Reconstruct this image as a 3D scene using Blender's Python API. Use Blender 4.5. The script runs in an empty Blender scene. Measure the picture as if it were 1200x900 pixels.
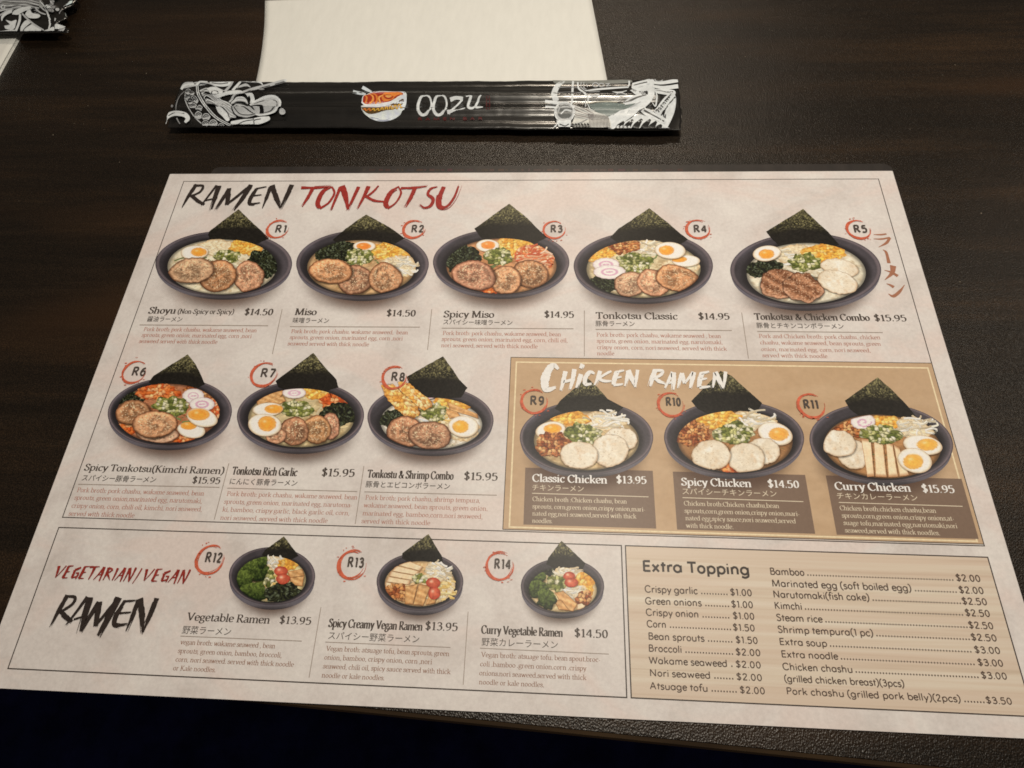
import bpy, math, random
import numpy as np
from mathutils import Matrix

# ------------------------------------------------------------------ camera
UNIT = 0.35                      # width in metres of the printed frame on the menu
RX, RY, RZ = 0.4516832454, 0.0472537, 0.0412465
CAM = np.array([0.54791, -0.64849, 0.66740]) * UNIT
FPX = 720.0                      # focal length in pixels of the 1200 px wide photograph


def _rot(rx, ry, rz):
    cx, sx, cy, sy, cz, sz = math.cos(rx), math.sin(rx), math.cos(ry), math.sin(ry), math.cos(rz), math.sin(rz)
    return (np.array([[cz, -sz, 0], [sz, cz, 0], [0, 0, 1]]) @ np.array([[cy, 0, sy], [0, 1, 0], [-sy, 0, cy]])
            @ np.array([[1, 0, 0], [0, cx, -sx], [0, sx, cx]]))


ROT = _rot(RX, RY, RZ)
SC = bpy.context.scene
COL = SC.collection
cam_data = bpy.data.cameras.new('camera')
cam = bpy.data.objects.new('camera', cam_data)
COL.objects.link(cam)
M = Matrix.Identity(4)
for i in range(3):
    for j in range(3):
        M[i][j] = ROT[i, j]
    M[i][3] = CAM[i]
cam.matrix_world = M
cam_data.sensor_width = 36
cam_data.lens = 36 * FPX / 1200
cam_data.clip_start = 0.01
cam_data.clip_end = 50
SC.camera = cam

# ------------------------------------------------------------------ world, lamps, exposure
w = bpy.data.worlds.new('World')
SC.world = w
w.use_nodes = True
bg = w.node_tree.nodes['Background']
bg.inputs[0].default_value = (1.0, 0.84, 0.70, 1)
bg.inputs[1].default_value = 0.065
SC.view_settings.view_transform = 'Standard'
SC.view_settings.look = 'None'
SC.view_settings.gamma = 1
SC.view_settings.exposure = 0
SC.render.engine = 'CYCLES'
SC.cycles.filter_width = 1.7
SC.cycles.transparent_max_bounces = 24
SC.cycles.max_bounces = 5
SC.cycles.use_denoising = True


def lamp(name, loc, target, size, energy, col):
    d = bpy.data.lights.new(name, 'AREA')
    d.shape = 'DISK'
    d.size = size
    d.energy = energy
    d.color = col
    o = bpy.data.objects.new(name, d)
    COL.objects.link(o)
    o.location = loc
    v = np.array(target, float) - np.array(loc, float)
    from mathutils import Vector
    o.rotation_euler = Vector(v).to_track_quat('-Z', 'Y').to_euler()
    return o


# a pendant lamp beyond the far side of the table, a ceiling lamp over the seat, a third to the right
lamp('pendant_lamp', (0.225, 0.80, 0.83), (0.2, 0, 0), 0.08, 3.0, (1.0, 0.85, 0.67))
lamp('ceiling_lamp', (0.25, -0.035, 0.62), (0.24, -0.035, 0), 0.09, 2.85, (1.0, 0.90, 0.75))
lamp('side_lamp', (1.15, 0.35, 0.95), (0.3, 0, 0), 0.12, 1.5, (1.0, 0.88, 0.72))

# ------------------------------------------------------------------ helpers
rng = np.random.RandomState(7)


def U(px, py, z=0.0):
    """point of the horizontal plane at height z seen at photo pixel (px, py) -> x, y in metres"""
    px = np.asarray(px, float)
    py = np.asarray(py, float)
    d = np.stack([(px - 600) / FPX, -(py - 450) / FPX, -np.ones_like(px)], -1) @ ROT.T
    s = (z - CAM[2]) / d[..., 2]
    return np.stack([CAM[0] + d[..., 0] * s, CAM[1] + d[..., 1] * s], -1)


def lin(c):
    c = np.asarray(c, float) / 255.0
    return np.where(c <= 0.04045, c / 12.92, ((c + 0.055) / 1.055) ** 2.4)


LIGHT = np.array([0.90, 0.79, 0.65])       # what the room's warm light makes of a white sheet


def ink(c):
    """printed colour (as measured under the room's warm light) -> reflectance"""
    return np.clip(lin(c) / LIGHT, 0.004, 0.93)


def tag(o, label=None, cat=None, group=None, kind=None):
    if label: o['label'] = label
    if cat: o['category'] = cat
    if group: o['group'] = group
    if kind: o['kind'] = kind
    return o


def empty(name, loc=(0, 0, 0)):
    o = bpy.data.objects.new(name, None)
    COL.objects.link(o)
    o.location = loc
    o.empty_display_size = 0.02
    return o


def mesh_obj(name, verts, faces, mat, parent=None, colors=None, alpha=None, smooth=False):
    """verts in world space; the object's origin is put at its centre"""
    verts = np.asarray(verts, float)
    c = (verts.min(0) + verts.max(0)) / 2
    me = bpy.data.meshes.new(name)
    v = verts - c
    me.vertices.add(len(v))
    me.vertices.foreach_set('co', v.astype(np.float32).ravel())
    lens = np.array([len(f) for f in faces], np.int32) if not isinstance(faces, np.ndarray) else np.full(len(faces), faces.shape[1], np.int32)
    flat = np.concatenate([np.asarray(f, np.int32) for f in faces]) if not isinstance(faces, np.ndarray) else faces.astype(np.int32).ravel()
    me.loops.add(len(flat))
    me.loops.foreach_set('vertex_index', flat)
    me.polygons.add(len(lens))
    starts = np.concatenate([[0], np.cumsum(lens)[:-1]]).astype(np.int32)
    me.polygons.foreach_set('loop_start', starts)
    me.polygons.foreach_set('use_smooth', np.full(len(lens), smooth, bool))
    me.update(calc_edges=True)
    me.validate()
    if colors is not None:
        a = me.color_attributes.new('Col', 'FLOAT_COLOR', 'POINT')
        cc = np.ones((len(v), 4), np.float32)
        cc[:, :3] = colors
        if alpha is not None:
            cc[:, 3] = alpha
        a.data.foreach_set('color', cc.ravel())
    me.materials.append(mat)
    o = bpy.data.objects.new(name, me)
    COL.objects.link(o)
    if parent is not None:
        o.parent = parent
        pw = np.array(WORLD.get(parent.name, (0, 0, 0)), float)
    else:
        pw = np.zeros(3)
    WORLD[o.name] = tuple(c)
    o.location = tuple(c - pw)
    return o


WORLD = {}


def new_mat(name):
    m = bpy.data.materials.new(name)
    m.use_nodes = True
    nt = m.node_tree
    return m, nt, nt.nodes['Principled BSDF']


def N(nt, t, **kw):
    n = nt.nodes.new(t)
    for k, v in kw.items():
        setattr(n, k, v)
    return n


def coords(nt, scale=(1, 1, 1), rot=0.0):
    g = N(nt, 'ShaderNodeNewGeometry')
    mp = N(nt, 'ShaderNodeMapping')
    mp.inputs['Scale'].default_value = scale
    mp.inputs['Rotation'].default_value = (0, 0, rot)
    nt.links.new(g.outputs['Position'], mp.inputs['Vector'])
    return mp.outputs['Vector']


def noise(nt, vec, scale, detail=4, rough=0.55, dist=0.0):
    n = N(nt, 'ShaderNodeTexNoise')
    n.inputs['Scale'].default_value = scale
    n.inputs['Detail'].default_value = detail
    n.inputs['Roughness'].default_value = rough
    n.inputs['Distortion'].default_value = dist
    nt.links.new(vec, n.inputs['Vector'])
    return n.outputs['Fac']


def ramp(nt, fac, stops):
    r = N(nt, 'ShaderNodeValToRGB')
    e = r.color_ramp.elements
    while len(e) < len(stops):
        e.new(0.5)
    for k, (p, c) in enumerate(stops):
        e[k].position = p
        e[k].color = (c[0], c[1], c[2], 1)
    nt.links.new(fac, r.inputs['Fac'])
    return r.outputs['Color']


def mix(nt, fac, a, b, mode='MIX'):
    m = N(nt, 'ShaderNodeMix', data_type='RGBA', blend_type=mode)
    for s, v in (('Factor', fac), ('A', a), ('B', b)):
        sock = [i for i in m.inputs if i.name == s and (i.type == ('VALUE' if s == 'Factor' else 'RGBA'))][0]
        if isinstance(v, (int, float)):
            sock.default_value = v
        elif isinstance(v, (tuple, list, np.ndarray)):
            sock.default_value = (v[0], v[1], v[2], 1)
        else:
            nt.links.new(v, sock)
    return [o for o in m.outputs if o.type == 'RGBA'][0]


def bump(nt, bsdf, height, strength, dist):
    b = N(nt, 'ShaderNodeBump')
    b.inputs['Strength'].default_value = strength
    b.inputs['Distance'].default_value = dist
    nt.links.new(height, b.inputs['Height'])
    nt.links.new(b.outputs['Normal'], bsdf.inputs['Normal'])


PAPER_ROUGH = 0.42
PAPER_SPEC = 0.26


def finish_print(nt, b):
    """the satin laminate that lies over all of the print"""
    b.inputs['Roughness'].default_value = PAPER_ROUGH
    b.inputs['Specular IOR Level'].default_value = PAPER_SPEC
    v = coords(nt)
    bump(nt, b, noise(nt, v, 900, 3), 0.10, 0.0003)


def flat_ink(name, c, var=0.12):
    m, nt, b = new_mat(name)
    v = coords(nt)
    a = ink(c)
    f = noise(nt, v, 700, 3, 0.6)
    colr = ramp(nt, f, [(0.3, a * (1 - var)), (0.7, np.minimum(a * (1 + var), 0.95))])
    nt.links.new(colr, b.inputs['Base Color'])
    finish_print(nt, b)
    return m


def picture_ink(name, alpha=False, sleeve=False):
    m, nt, b = new_mat(name)
    at = N(nt, 'ShaderNodeAttribute', attribute_name='Col')
    v = coords(nt)
    f = noise(nt, v, 1500, 2, 0.6)
    g = ramp(nt, f, [(0.25, (0.90,) * 3), (0.75, (1.08,) * 3)])
    nt.links.new(mix(nt, 1.0, at.outputs['Color'], g, 'MULTIPLY'), b.inputs['Base Color'])
    finish_print(nt, b)
    if sleeve:
        b.inputs['Roughness'].default_value = 0.34
    if alpha:
        nt.links.new(at.outputs['Alpha'], b.inputs['Alpha'])
    return m


M_PIC = picture_ink('printed_picture_ink')
M_SOFT = picture_ink('printed_soft_tint', alpha=True)
M_SPIC = picture_ink('sleeve_picture_ink', sleeve=True)
M_BLACK = flat_ink('black_print', (76, 64, 55))
M_TITLE = flat_ink('title_black_print', (50, 40, 34), 0.2)
M_TITLER = flat_ink('title_red_print', (150, 47, 38), 0.2)
M_VEGR = flat_ink('title_dark_red_print', (142, 44, 34), 0.2)
M_WHITE = flat_ink('white_print', (228, 216, 200), 0.05)
M_CREAM = flat_ink('cream_print', (214, 192, 160), 0.05)
M_DESC = flat_ink('reddish_body_print', (172, 116, 96), 0.08)
M_DESC2 = flat_ink('brown_body_print', (138, 94, 70), 0.08)
M_JP = flat_ink('grey_print', (78, 68, 60))
M_TOP = flat_ink('topping_print', (84, 66, 54))
M_LINE = flat_ink('fine_line_print', (150, 131, 114))
M_LINEB = flat_ink('dark_line_print', (62, 52, 45))
M_LINEC = flat_ink('panel_line_print', (226, 200, 156))
M_RING = flat_ink('orange_brush_print', (196, 92, 62), 0.25)
M_KANA = flat_ink('brown_kana_print', (160, 104, 76), 0.1)
M_BOX = flat_ink('brown_box_print', (122, 97, 78), 0.05)


def paper_mat():
    m, nt, b = new_mat('parchment_print')
    v = coords(nt)
    f1 = noise(nt, v, 38, 6, 0.62, 0.6)
    f2 = noise(nt, coords(nt, (1.0, 1.6, 1)), 14, 4, 0.6, 1.2)
    f3 = noise(nt, v, 620, 3, 0.75)
    A, B, C = ink((212, 196, 180)), ink((200, 183, 167)), ink((216, 192, 174))
    c = ramp(nt, f1, [(0.34, B), (0.50, A), (0.66, ink((219, 204, 187)))])
    c = mix(nt, ramp(nt, f2, [(0.50, (0, 0, 0)), (0.62, (0.7,) * 3)]), c, C)
    c = mix(nt, 1.0, c, ramp(nt, f3, [(0.3, (0.91,) * 3), (0.7, (1.05,) * 3)]), 'MULTIPLY')
    nt.links.new(c, b.inputs['Base Color'])
    finish_print(nt, b)
    return m


def gold_mat():
    m, nt, b = new_mat('gold_panel_print')
    v = coords(nt)
    f1 = noise(nt, coords(nt, (1, 3, 1), 0.4), 30, 5, 0.6, 0.8)
    c = ramp(nt, f1, [(0.3, ink((182, 146, 108))), (0.7, ink((194, 159, 121)))])
    c = mix(nt, 1.0, c, ramp(nt, noise(nt, v, 420, 3), [(0.3, (0.95,) * 3), (0.7, (1.03,) * 3)]), 'MULTIPLY')
    nt.links.new(c, b.inputs['Base Color'])
    finish_print(nt, b)
    return m


def woodprint_mat():
    m, nt, b = new_mat('pale_wood_print')
    v1 = coords(nt, (7, 430, 1))
    v2 = coords(nt, (5, 170, 1))
    f1 = noise(nt, v1, 1.0, 4, 0.6, 0.5)
    f2 = noise(nt, v2, 1.0, 3, 0.5, 0.9)
    c = ramp(nt, f1, [(0.30, ink((190, 164, 136))), (0.46, ink((207, 184, 156))), (0.7, ink((216, 197, 171)))])
    c = mix(nt, ramp(nt, f2, [(0.40, (0.5,) * 3), (0.60, (0, 0, 0))]), c, ink((201, 171, 144)))
    nt.links.new(c, b.inputs['Base Color'])
    finish_print(nt, b)
    return m


M_PAPER, M_GOLD, M_WOODP = paper_mat(), gold_mat(), woodprint_mat()

# ---- numpy noise for the printed pictures
_H = rng.rand(512, 512)


def vnoise(p, s):
    q = np.asarray(p) * s
    i = np.floor(q).astype(int)
    f = q - i
    f = f * f * (3 - 2 * f)
    a = _H[i[:, 0] % 512, i[:, 1] % 512]
    b = _H[(i[:, 0] + 1) % 512, i[:, 1] % 512]
    c = _H[i[:, 0] % 512, (i[:, 1] + 1) % 512]
    d = _H[(i[:, 0] + 1) % 512, (i[:, 1] + 1) % 512]
    return (a * (1 - f[:, 0]) + b * f[:, 0]) * (1 - f[:, 1]) + (c * (1 - f[:, 0]) + d * f[:, 0]) * f[:, 1]


def fbm(p, s, o=3):
    t = 0
    a = 0.5
    for k in range(o):
        t = t + a * vnoise(p + 17.3 * k, s * 2 ** k)
        a *= 0.5
    return t / (1 - 0.5 ** o)


_J = rng.rand(256, 256, 3)


def cells(p, s):
    """F1, F2, random id, offset in cell"""
    q = np.asarray(p) * s
    i = np.floor(q).astype(int)
    f1 = np.full(len(q), 9.0)
    f2 = np.full(len(q), 9.0)
    idr = np.zeros(len(q))
    off = np.zeros((len(q), 2))
    for dx in (-1, 0, 1):
        for dy in (-1, 0, 1):
            j = i + [dx, dy]
            r = _J[j[:, 0] % 256, j[:, 1] % 256]
            d = q - (j + 0.15 + 0.7 * r[:, :2])
            dist = np.hypot(d[:, 0], d[:, 1])
            near = dist < f1
            f2 = np.where(near, f1, np.minimum(f2, dist))
            idr = np.where(near, r[:, 2], idr)
            off = np.where(near[:, None], d, off)
            f1 = np.where(near, dist, f1)
    return f1, f2, idr, off


def lerp(a, b, t):
    t = np.clip(t, 0, 1)[:, None]
    return np.asarray(a, float) * (1 - t) + np.asarray(b, float) * t


def sm(a, b, x):
    t = np.clip((x - a) / (b - a), 0, 1)
    return t * t * (3 - 2 * t)


# each painter: P = mm on the sheet, L = local coords (-1..1) in the piece, r = 0 centre .. 1 rim
def chunk(cols, s, edge=0.35, dark=(60, 40, 25)):
    cols = np.asarray(cols, float)

    def f(P, L, r, o):
        Q = P + 0.9 * np.stack([fbm(P, 0.9), fbm(P + 40, 0.9)], 1)
        f1, f2, i, off = cells(Q, s)
        c = cols[np.minimum((i * len(cols)).astype(int), len(cols) - 1)]
        c = c * (0.86 + 0.30 * (off[:, 1:2] * 0.7 - off[:, :1] * 0.3 + 0.45))
        c = lerp(dark, c, 1 - edge * (1 - sm(0.02, 0.22, f2 - f1)) * 1.6)
        c = lerp(c, np.asarray(dark, float) * 0.9, sm(0.80, 1.0, r) * (0.30 + 0.45 * (L[:, 1] < 0)) * vnoise(P, 1.1))
        c = lerp(c, np.asarray(dark, float), sm(0.60, 0.85, fbm(P + 30, 0.55)) * 0.45)
        return c * (0.9 + 0.2 * vnoise(P, 2.1))[:, None]
    return f


def p_broth(col):
    def f(P, L, r, o):
        t = np.asarray(col, float)
        c = t[None] * (0.86 + 0.28 * fbm(P, 0.30))[:, None]
        c = lerp(c, t * [0.80, 0.72, 0.62], sm(0.48, 0.70, fbm(P + 60, 0.5)) * 0.55)
        f1, f2, i, off = cells(P, 0.6)
        c = lerp(c, np.minimum(t * 1.14, 250), (f1 < 0.24) * (i > 0.6) * 0.7)
        c = lerp(c, (96, 110, 58), (f1 < 0.14) * (i < 0.10) * 0.7)
        return lerp(c, t * 0.55, sm(0.91, 1.0, r))
    return f


def p_pork(tint=(188, 140, 104)):
    def f(P, L, r, o):
        t = np.asarray(tint, float)
        a = np.arctan2(L[:, 1], L[:, 0])
        n = fbm(P, 0.35)
        swirl = np.sin(r * 7.5 + a * 1.0 + 6 * n + o)
        c = lerp(t * 0.78, t * 1.20, 0.5 + 0.5 * swirl * (0.4 + 0.8 * vnoise(P, 0.9)))
        c = lerp(c, t * 0.55, sm(0.64, 0.80, fbm(P + 50, 1.1)) * 0.7)
        f1, f2, i, off = cells(P, 1.7)
        c = lerp(c, (238, 210, 172), (f1 < 0.36) * (i > 0.66) * (r < 0.84) * 0.85)
        c = lerp(c, t * 0.60, (f1 < 0.32) * (i < 0.22) * 0.55)
        c = lerp(c, t * 1.16, sm(0.74, 0.82, r) * (1 - sm(0.86, 0.92, r)) * 0.6)
        c = lerp(c, t * [0.62, 0.54, 0.50], sm(0.89, 0.97, r) * 0.75)
        c = lerp(c, (84, 54, 40), sm(0.95, 1.0, r) * (0.35 + 0.55 * (L[:, 1] < 0.1)))
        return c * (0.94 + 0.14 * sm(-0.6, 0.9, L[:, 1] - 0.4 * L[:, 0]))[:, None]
    return f


def p_seared(P, L, r, o):
    n = fbm(P, 0.55)
    q = P @ np.array([[0.8, 0.6], [-0.6, 0.8]])
    s = np.sin(q[:, 1] * 1.3 + 4 * n)
    c = lerp((126, 84, 60), (186, 136, 104), 0.5 + 0.5 * s)
    f1, f2, i, off = cells(P, 1.2)
    c = lerp(c, (225, 190, 158), (f1 < 0.24) * (i > 0.5) * 0.8)
    c = lerp(c, (66, 42, 34), (f1 < 0.25) * (i < 0.25) * 0.8)
    c = lerp(c, (206, 160, 130), sm(0.80, 0.9, r) * (L[:, 1] < 0) * 0.8)
    return lerp(c, (70, 44, 36), sm(0.93, 1.0, r))


def p_egg(yc=(0.05, 0.0), yr=(0.52, 0.58), yolk=(244, 152, 52)):
    def f(P, L, r, o):
        c = lerp((248, 240, 222), (214, 192, 160), sm(0.78, 1.0, r) * (0.45 + 0.55 * (L[:, 1] < 0.15)))
        c = lerp(c, (176, 138, 104), sm(0.93, 1.0, r) * 0.7)
        d = np.hypot((L[:, 0] - yc[0]) / yr[0], (L[:, 1] - yc[1]) / yr[1])
        y = np.asarray(yolk, float)
        yy = lerp(np.minimum(y * 1.06, 255), y * 0.90, sm(0.3, 0.95, d)) * (0.93 + 0.14 * fbm(P, 0.9))[:, None]
        yy = lerp(yy, (252, 200, 110), sm(0.55, 0.8, d) * (1 - sm(0.85, 0.95, d)) * 0.5)
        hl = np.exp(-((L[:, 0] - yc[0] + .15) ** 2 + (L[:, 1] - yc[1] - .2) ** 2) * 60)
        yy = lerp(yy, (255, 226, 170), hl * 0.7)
        return lerp(c, yy, 1 - sm(0.92, 1.02, d))
    return f


def p_chicken(P, L, r, o):
    n = fbm(P, 0.22)
    c = lerp((238, 228, 208), (222, 203, 174), n * 1.2 - 0.1)
    c = lerp(c, (250, 244, 230), sm(0.55, 0.8, fbm(P + 90, 0.35)) * 0.5)
    f1, f2, i, off = cells(P * [1.0, 1.7] + 4 * n[:, None], 0.6)
    c = lerp(c, (170, 140, 108), (f1 < 0.13) * (i > 0.55) * 0.55)
    c = lerp(c, (208, 170, 130), sm(0.60, 0.80, fbm(P + 20, 0.5)) * 0.35)
    c = lerp(c, (206, 176, 142), sm(0.86, 0.97, r) * (0.15 + 0.65 * (L[:, 1] < 0)))
    return lerp(c, (150, 116, 84), sm(0.96, 1.0, r) * 0.6)


def p_naruto(P, L, r, o):
    a = np.arctan2(L[:, 1], L[:, 0])
    c = lerp((246, 238, 233), (224, 210, 205), sm(0.6, 1.0, r))
    rr = np.hypot(L[:, 0], L[:, 1])
    if o > 30:                                   # a spiral
        d = (rr * 2.1 - (a + math.pi + o) / (2 * math.pi)) % 1.0
        m = (np.abs(d - 0.5) < 0.20) * (rr < 0.66)
    else:                                        # an oval ring with a dash in it
        m = np.maximum(1 - sm(0.06, 0.11, np.abs(rr - 0.44)), (np.abs(L[:, 1] - 0.1 * L[:, 0]) < 0.09) * (np.abs(L[:, 0]) < 0.22))
    c = lerp(c, (208, 148, 174), m * 0.8)
    return lerp(c, (190, 164, 160), sm(0.93, 1.0, r))


def p_nori(P, L, r, o):
    base = lerp((48, 45, 37), (92, 87, 66), sm(-0.25, 0.9, L[:, 1] + 0.35 * (fbm(P, 0.3) - .5)))
    n = vnoise(P, 2.3) * 0.6 + vnoise(P + 9, 4.2) * 0.4
    c = base * (0.72 + 0.62 * n)[:, None]
    c = lerp(c, (158, 150, 104), sm(0.56, 0.74, n) * sm(-0.2, 0.35, L[:, 1]) * 0.85)
    c = lerp(c, (30, 29, 22), sm(0.42, 0.28, n) * 0.6)
    dark = sm(0.06, -0.14, L[:, 1] + 0.30 * (fbm(P, 0.22) - 0.5) + 0.25 * L[:, 0] ** 2 - 0.02)
    c = lerp(c, np.array([42, 39, 36]) * (0.85 + 0.3 * n)[:, None], dark * 0.85)
    return c


def p_wakame(P, L, r, o):
    n = fbm(P, 0.7)
    m = np.abs(np.sin(P[:, 0] * 1.2 + P[:, 1] * 0.9 + 9 * n))
    c = lerp((26, 27, 20), (68, 72, 48), m ** 2.2)
    f1, f2, i, off = cells(P, 0.8)
    return lerp(c, (120, 130, 108), (m > 0.93) * (i > 0.5) * 0.7)


def p_broccoli(P, L, r, o):
    f1, f2, i, off = cells(P, 1.5)
    c = lerp((40, 52, 26), (118, 134, 66), i * 0.55 + 0.45 * (L[:, 1] + 0.5))
    c = c * (1.15 - 0.55 * f1)[:, None]
    return lerp(c, (24, 38, 18), sm(0.7, 1.0, r) * (L[:, 1] < 0) * 0.6)


def p_tomato(P, L, r, o):
    c = lerp((212, 112, 84), (176, 74, 56), r ** 2)
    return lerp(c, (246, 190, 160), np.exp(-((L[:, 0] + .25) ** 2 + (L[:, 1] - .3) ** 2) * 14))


def p_tofu(P, L, r, o):
    c = lerp((236, 204, 158), (246, 224, 188), fbm(P, 0.5))
    c = lerp(c, (170, 108, 62), sm(0.78, 1.0, r) * 0.85)
    return c


def p_bamboo(P, L, r, o):
    s = np.sin(P[:, 0] * 1.1 + P[:, 1] * 3.1 + 2 * fbm(P, .6))
    c = lerp((200, 150, 98), (226, 180, 126), 0.5 + 0.5 * s)
    return lerp(c, (150, 100, 62), sm(0.86, 1.0, r))


p_corn = chunk([(248, 200, 104), (240, 182, 84), (250, 210, 128), (232, 166, 72)], 0.66, 0.40, (176, 116, 58))
p_scall = chunk([(142, 144, 78), (212, 206, 162), (100, 108, 56), (228, 220, 188), (126, 132, 70), (192, 188, 128)], 0.70, 0.50, (72, 74, 40))
p_onion = chunk([(186, 116, 70), (214, 150, 92), (150, 84, 48), (230, 178, 122)], 0.75, 0.55, (84, 44, 26))
p_kimchi = chunk([(222, 122, 62), (236, 146, 84), (204, 96, 48), (240, 176, 122)], 0.6, 0.45, (136, 56, 26))
p_temp = chunk([(240, 186, 106), (248, 208, 138), (228, 164, 82), (250, 220, 160)], 0.60, 0.50, (172, 104, 48))
p_redsp = chunk([(232, 136, 84), (240, 180, 130), (214, 104, 62), (248, 206, 168)], 0.8, 0.5, (160, 78, 40))


def p_cream(P, L, r, o):
    n = fbm(P, 0.35)
    s_ = np.abs(np.sin(P[:, 0] * 1.3 + P[:, 1] * 2.4 + 11 * n))
    c = lerp((206, 178, 136), (238, 222, 190), s_ ** 0.6)
    return lerp(c, (186, 152, 110), sm(0.8, 1.0, r) * 0.6)



def p_bowl_factory(inner):
    """inner: (cx, cy, rx, ry) of the broth in the bowl's local frame"""
    def f(P, L, r, o):
        x, y = L[:, 0], L[:, 1]
        ri = np.hypot((x - inner[0]) / inner[2], (y - inner[1]) / inner[3])
        n = fbm(P, 0.35)
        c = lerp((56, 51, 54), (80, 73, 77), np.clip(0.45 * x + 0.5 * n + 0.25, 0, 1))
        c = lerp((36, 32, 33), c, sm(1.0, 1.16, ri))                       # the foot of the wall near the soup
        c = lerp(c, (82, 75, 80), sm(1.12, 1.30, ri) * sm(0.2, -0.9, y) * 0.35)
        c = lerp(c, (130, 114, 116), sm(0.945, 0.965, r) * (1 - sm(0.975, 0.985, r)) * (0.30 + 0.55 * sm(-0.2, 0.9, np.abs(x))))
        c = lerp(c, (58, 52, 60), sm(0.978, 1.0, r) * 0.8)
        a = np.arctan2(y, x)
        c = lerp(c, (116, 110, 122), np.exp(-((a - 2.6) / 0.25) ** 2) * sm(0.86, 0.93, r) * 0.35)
        rings = np.sin(ri * 46) * 0.03
        return c * (0.97 + rings + 0.06 * vnoise(P, 1.7))[:, None]
    return f


def p_body(P, L, r, o):
    c = lerp((100, 93, 97), (54, 49, 51), sm(-0.82, -1.0, L[:, 1]))
    return lerp(c, (102, 98, 110), sm(0.3, 0.9, np.abs(L[:, 0])) * 0.5)


# ------------------------------------------------------------------ flat print on the sheet
LV = 0.000005       # thickness of one layer of the print


class Crop:
    """measurements taken in an enlarged crop of the photograph"""

    def __init__(self, x0, y0, s):
        self.x0, self.y0, self.s = x0, y0, s

    def __call__(self, X, Y):
        return self.x0 + np.asarray(X, float) / self.s, self.y0 + np.asarray(Y, float) / self.s


PHOTO = Crop(0, 0, 1.0)


def sheet_map(level):
    def f(px, py):
        q = U(px, py)
        return np.column_stack([q, np.full(len(q), level * LV)])
    return f


def patch(name, crop, outline, paint, parent, level, step=0.45, seed=0.0, mapper=None, mat=None, fade=None, smooth=False, rough=0.0, inside=None):
    """filled star-shaped piece of printed picture, outline in crop coordinates"""
    outline = np.asarray(outline, float)
    # resample the outline evenly
    cl = np.vstack([outline, outline[:1]])
    seg = np.hypot(*(cl[1:] - cl[:-1]).T)
    acc = np.concatenate([[0], np.cumsum(seg)])
    c0 = np.array([(cl[:, 0].min() + cl[:, 0].max()) / 2, (cl[:, 1].min() + cl[:, 1].max()) / 2])
    x, y = crop(*c0)
    g = U(np.array([x, x + 1]), np.array([y, y]))
    mmpp = np.hypot(*(g[1] - g[0])) * 1000 / crop.s          # mm per crop unit
    nth = int(np.clip(acc[-1] * mmpp / step, 14, 420))
    t = np.linspace(0, acc[-1], nth, endpoint=False)
    # keep corners
    ox = np.interp(t, acc, cl[:, 0])
    oy = np.interp(t, acc, cl[:, 1])
    O = np.column_stack([ox, oy])
    if len(outline) < 14:
        for k in range(len(outline)):
            j = np.argmin(np.abs(t - acc[k]))
            O[j] = outline[k]
    if rough:
        dd = O - c0
        ln = np.hypot(*dd.T)[:, None]
        nz = fbm(O * 0.5 + 31 * seed, 0.14, 3)[:, None] * 2 - 1
        O = O + dd / ln * nz * rough
    if inside is not None:                   # the picture's food ends at the wall of the bowl
        bx, by, brx, bry = inside
        q_ = np.hypot((O[:, 0] - bx) / brx, (O[:, 1] - by) / bry)
        k_ = np.where(q_ > 1, 1 / np.maximum(q_, 1e-6), 1.0)[:, None]
        O = np.array([bx, by]) + (O - [bx, by]) * k_
        c0 = O.mean(0)
    rad = np.median(np.hypot(*(O - c0).T)) * mmpp
    nr = int(np.clip(rad / step, 3, 80))
    rr = (np.arange(1, nr + 1) / nr)
    V = c0 + rr[:, None, None] * (O - c0)[None]
    V = np.vstack([c0[None], V.reshape(-1, 2)])
    r = np.concatenate([[0], np.repeat(rr, nth)])
    hw = np.array([cl[:, 0].max() - cl[:, 0].min(), cl[:, 1].max() - cl[:, 1].min()]) / 2
    L = (V - c0) / hw * [1, -1]
    px, py = crop(V[:, 0], V[:, 1])
    P = (mapper or sheet_map(level))(px, py)
    mm = P[:, :2] * 1000
    col = paint(mm, L, r, seed)
    if mat is None:
        soft = 0.10 if name in ('egg_half', 'bowl_rim', 'bowl_picture', 'broth', 'chicken_slice', 'fish_cake', 'tofu_slice') else 0.34
        col = col * (1 - soft / 2 + soft * fbm(mm + 7, 1.4, 2))[:, None]
        gr = col.mean(1, keepdims=True)
        col = (col * 0.96 + gr * 0.04) * [1.0, 0.97, 0.93]
        if soft > 0.2:
            col = 128 + (col - 128) * 1.10 - 5
    col = np.clip(col, 3, 246)
    al = None
    if fade is not None:
        al = fade(L, r)
    k = np.arange(nth)
    k2 = (k + 1) % nth
    faces = [tuple((0, 1 + a, 1 + b)) for a, b in zip(k, k2)]
    quads = []
    for i in range(nr - 1):
        b0, b1 = 1 + i * nth, 1 + (i + 1) * nth
        quads.append(np.column_stack([b0 + k, b1 + k, b1 + k2, b0 + k2]))
    Q = np.vstack(quads)
    # triangles as quads is not allowed: build arrays by hand
    flat = np.concatenate([np.array(faces).ravel(), Q.ravel()])
    lens = np.concatenate([np.full(len(faces), 3), np.full(len(Q), 4)])
    splits = np.cumsum(lens)[:-1]
    return mesh_fast(name, P, flat, lens, mat or M_PIC, parent, ink(col), al, smooth)


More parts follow.
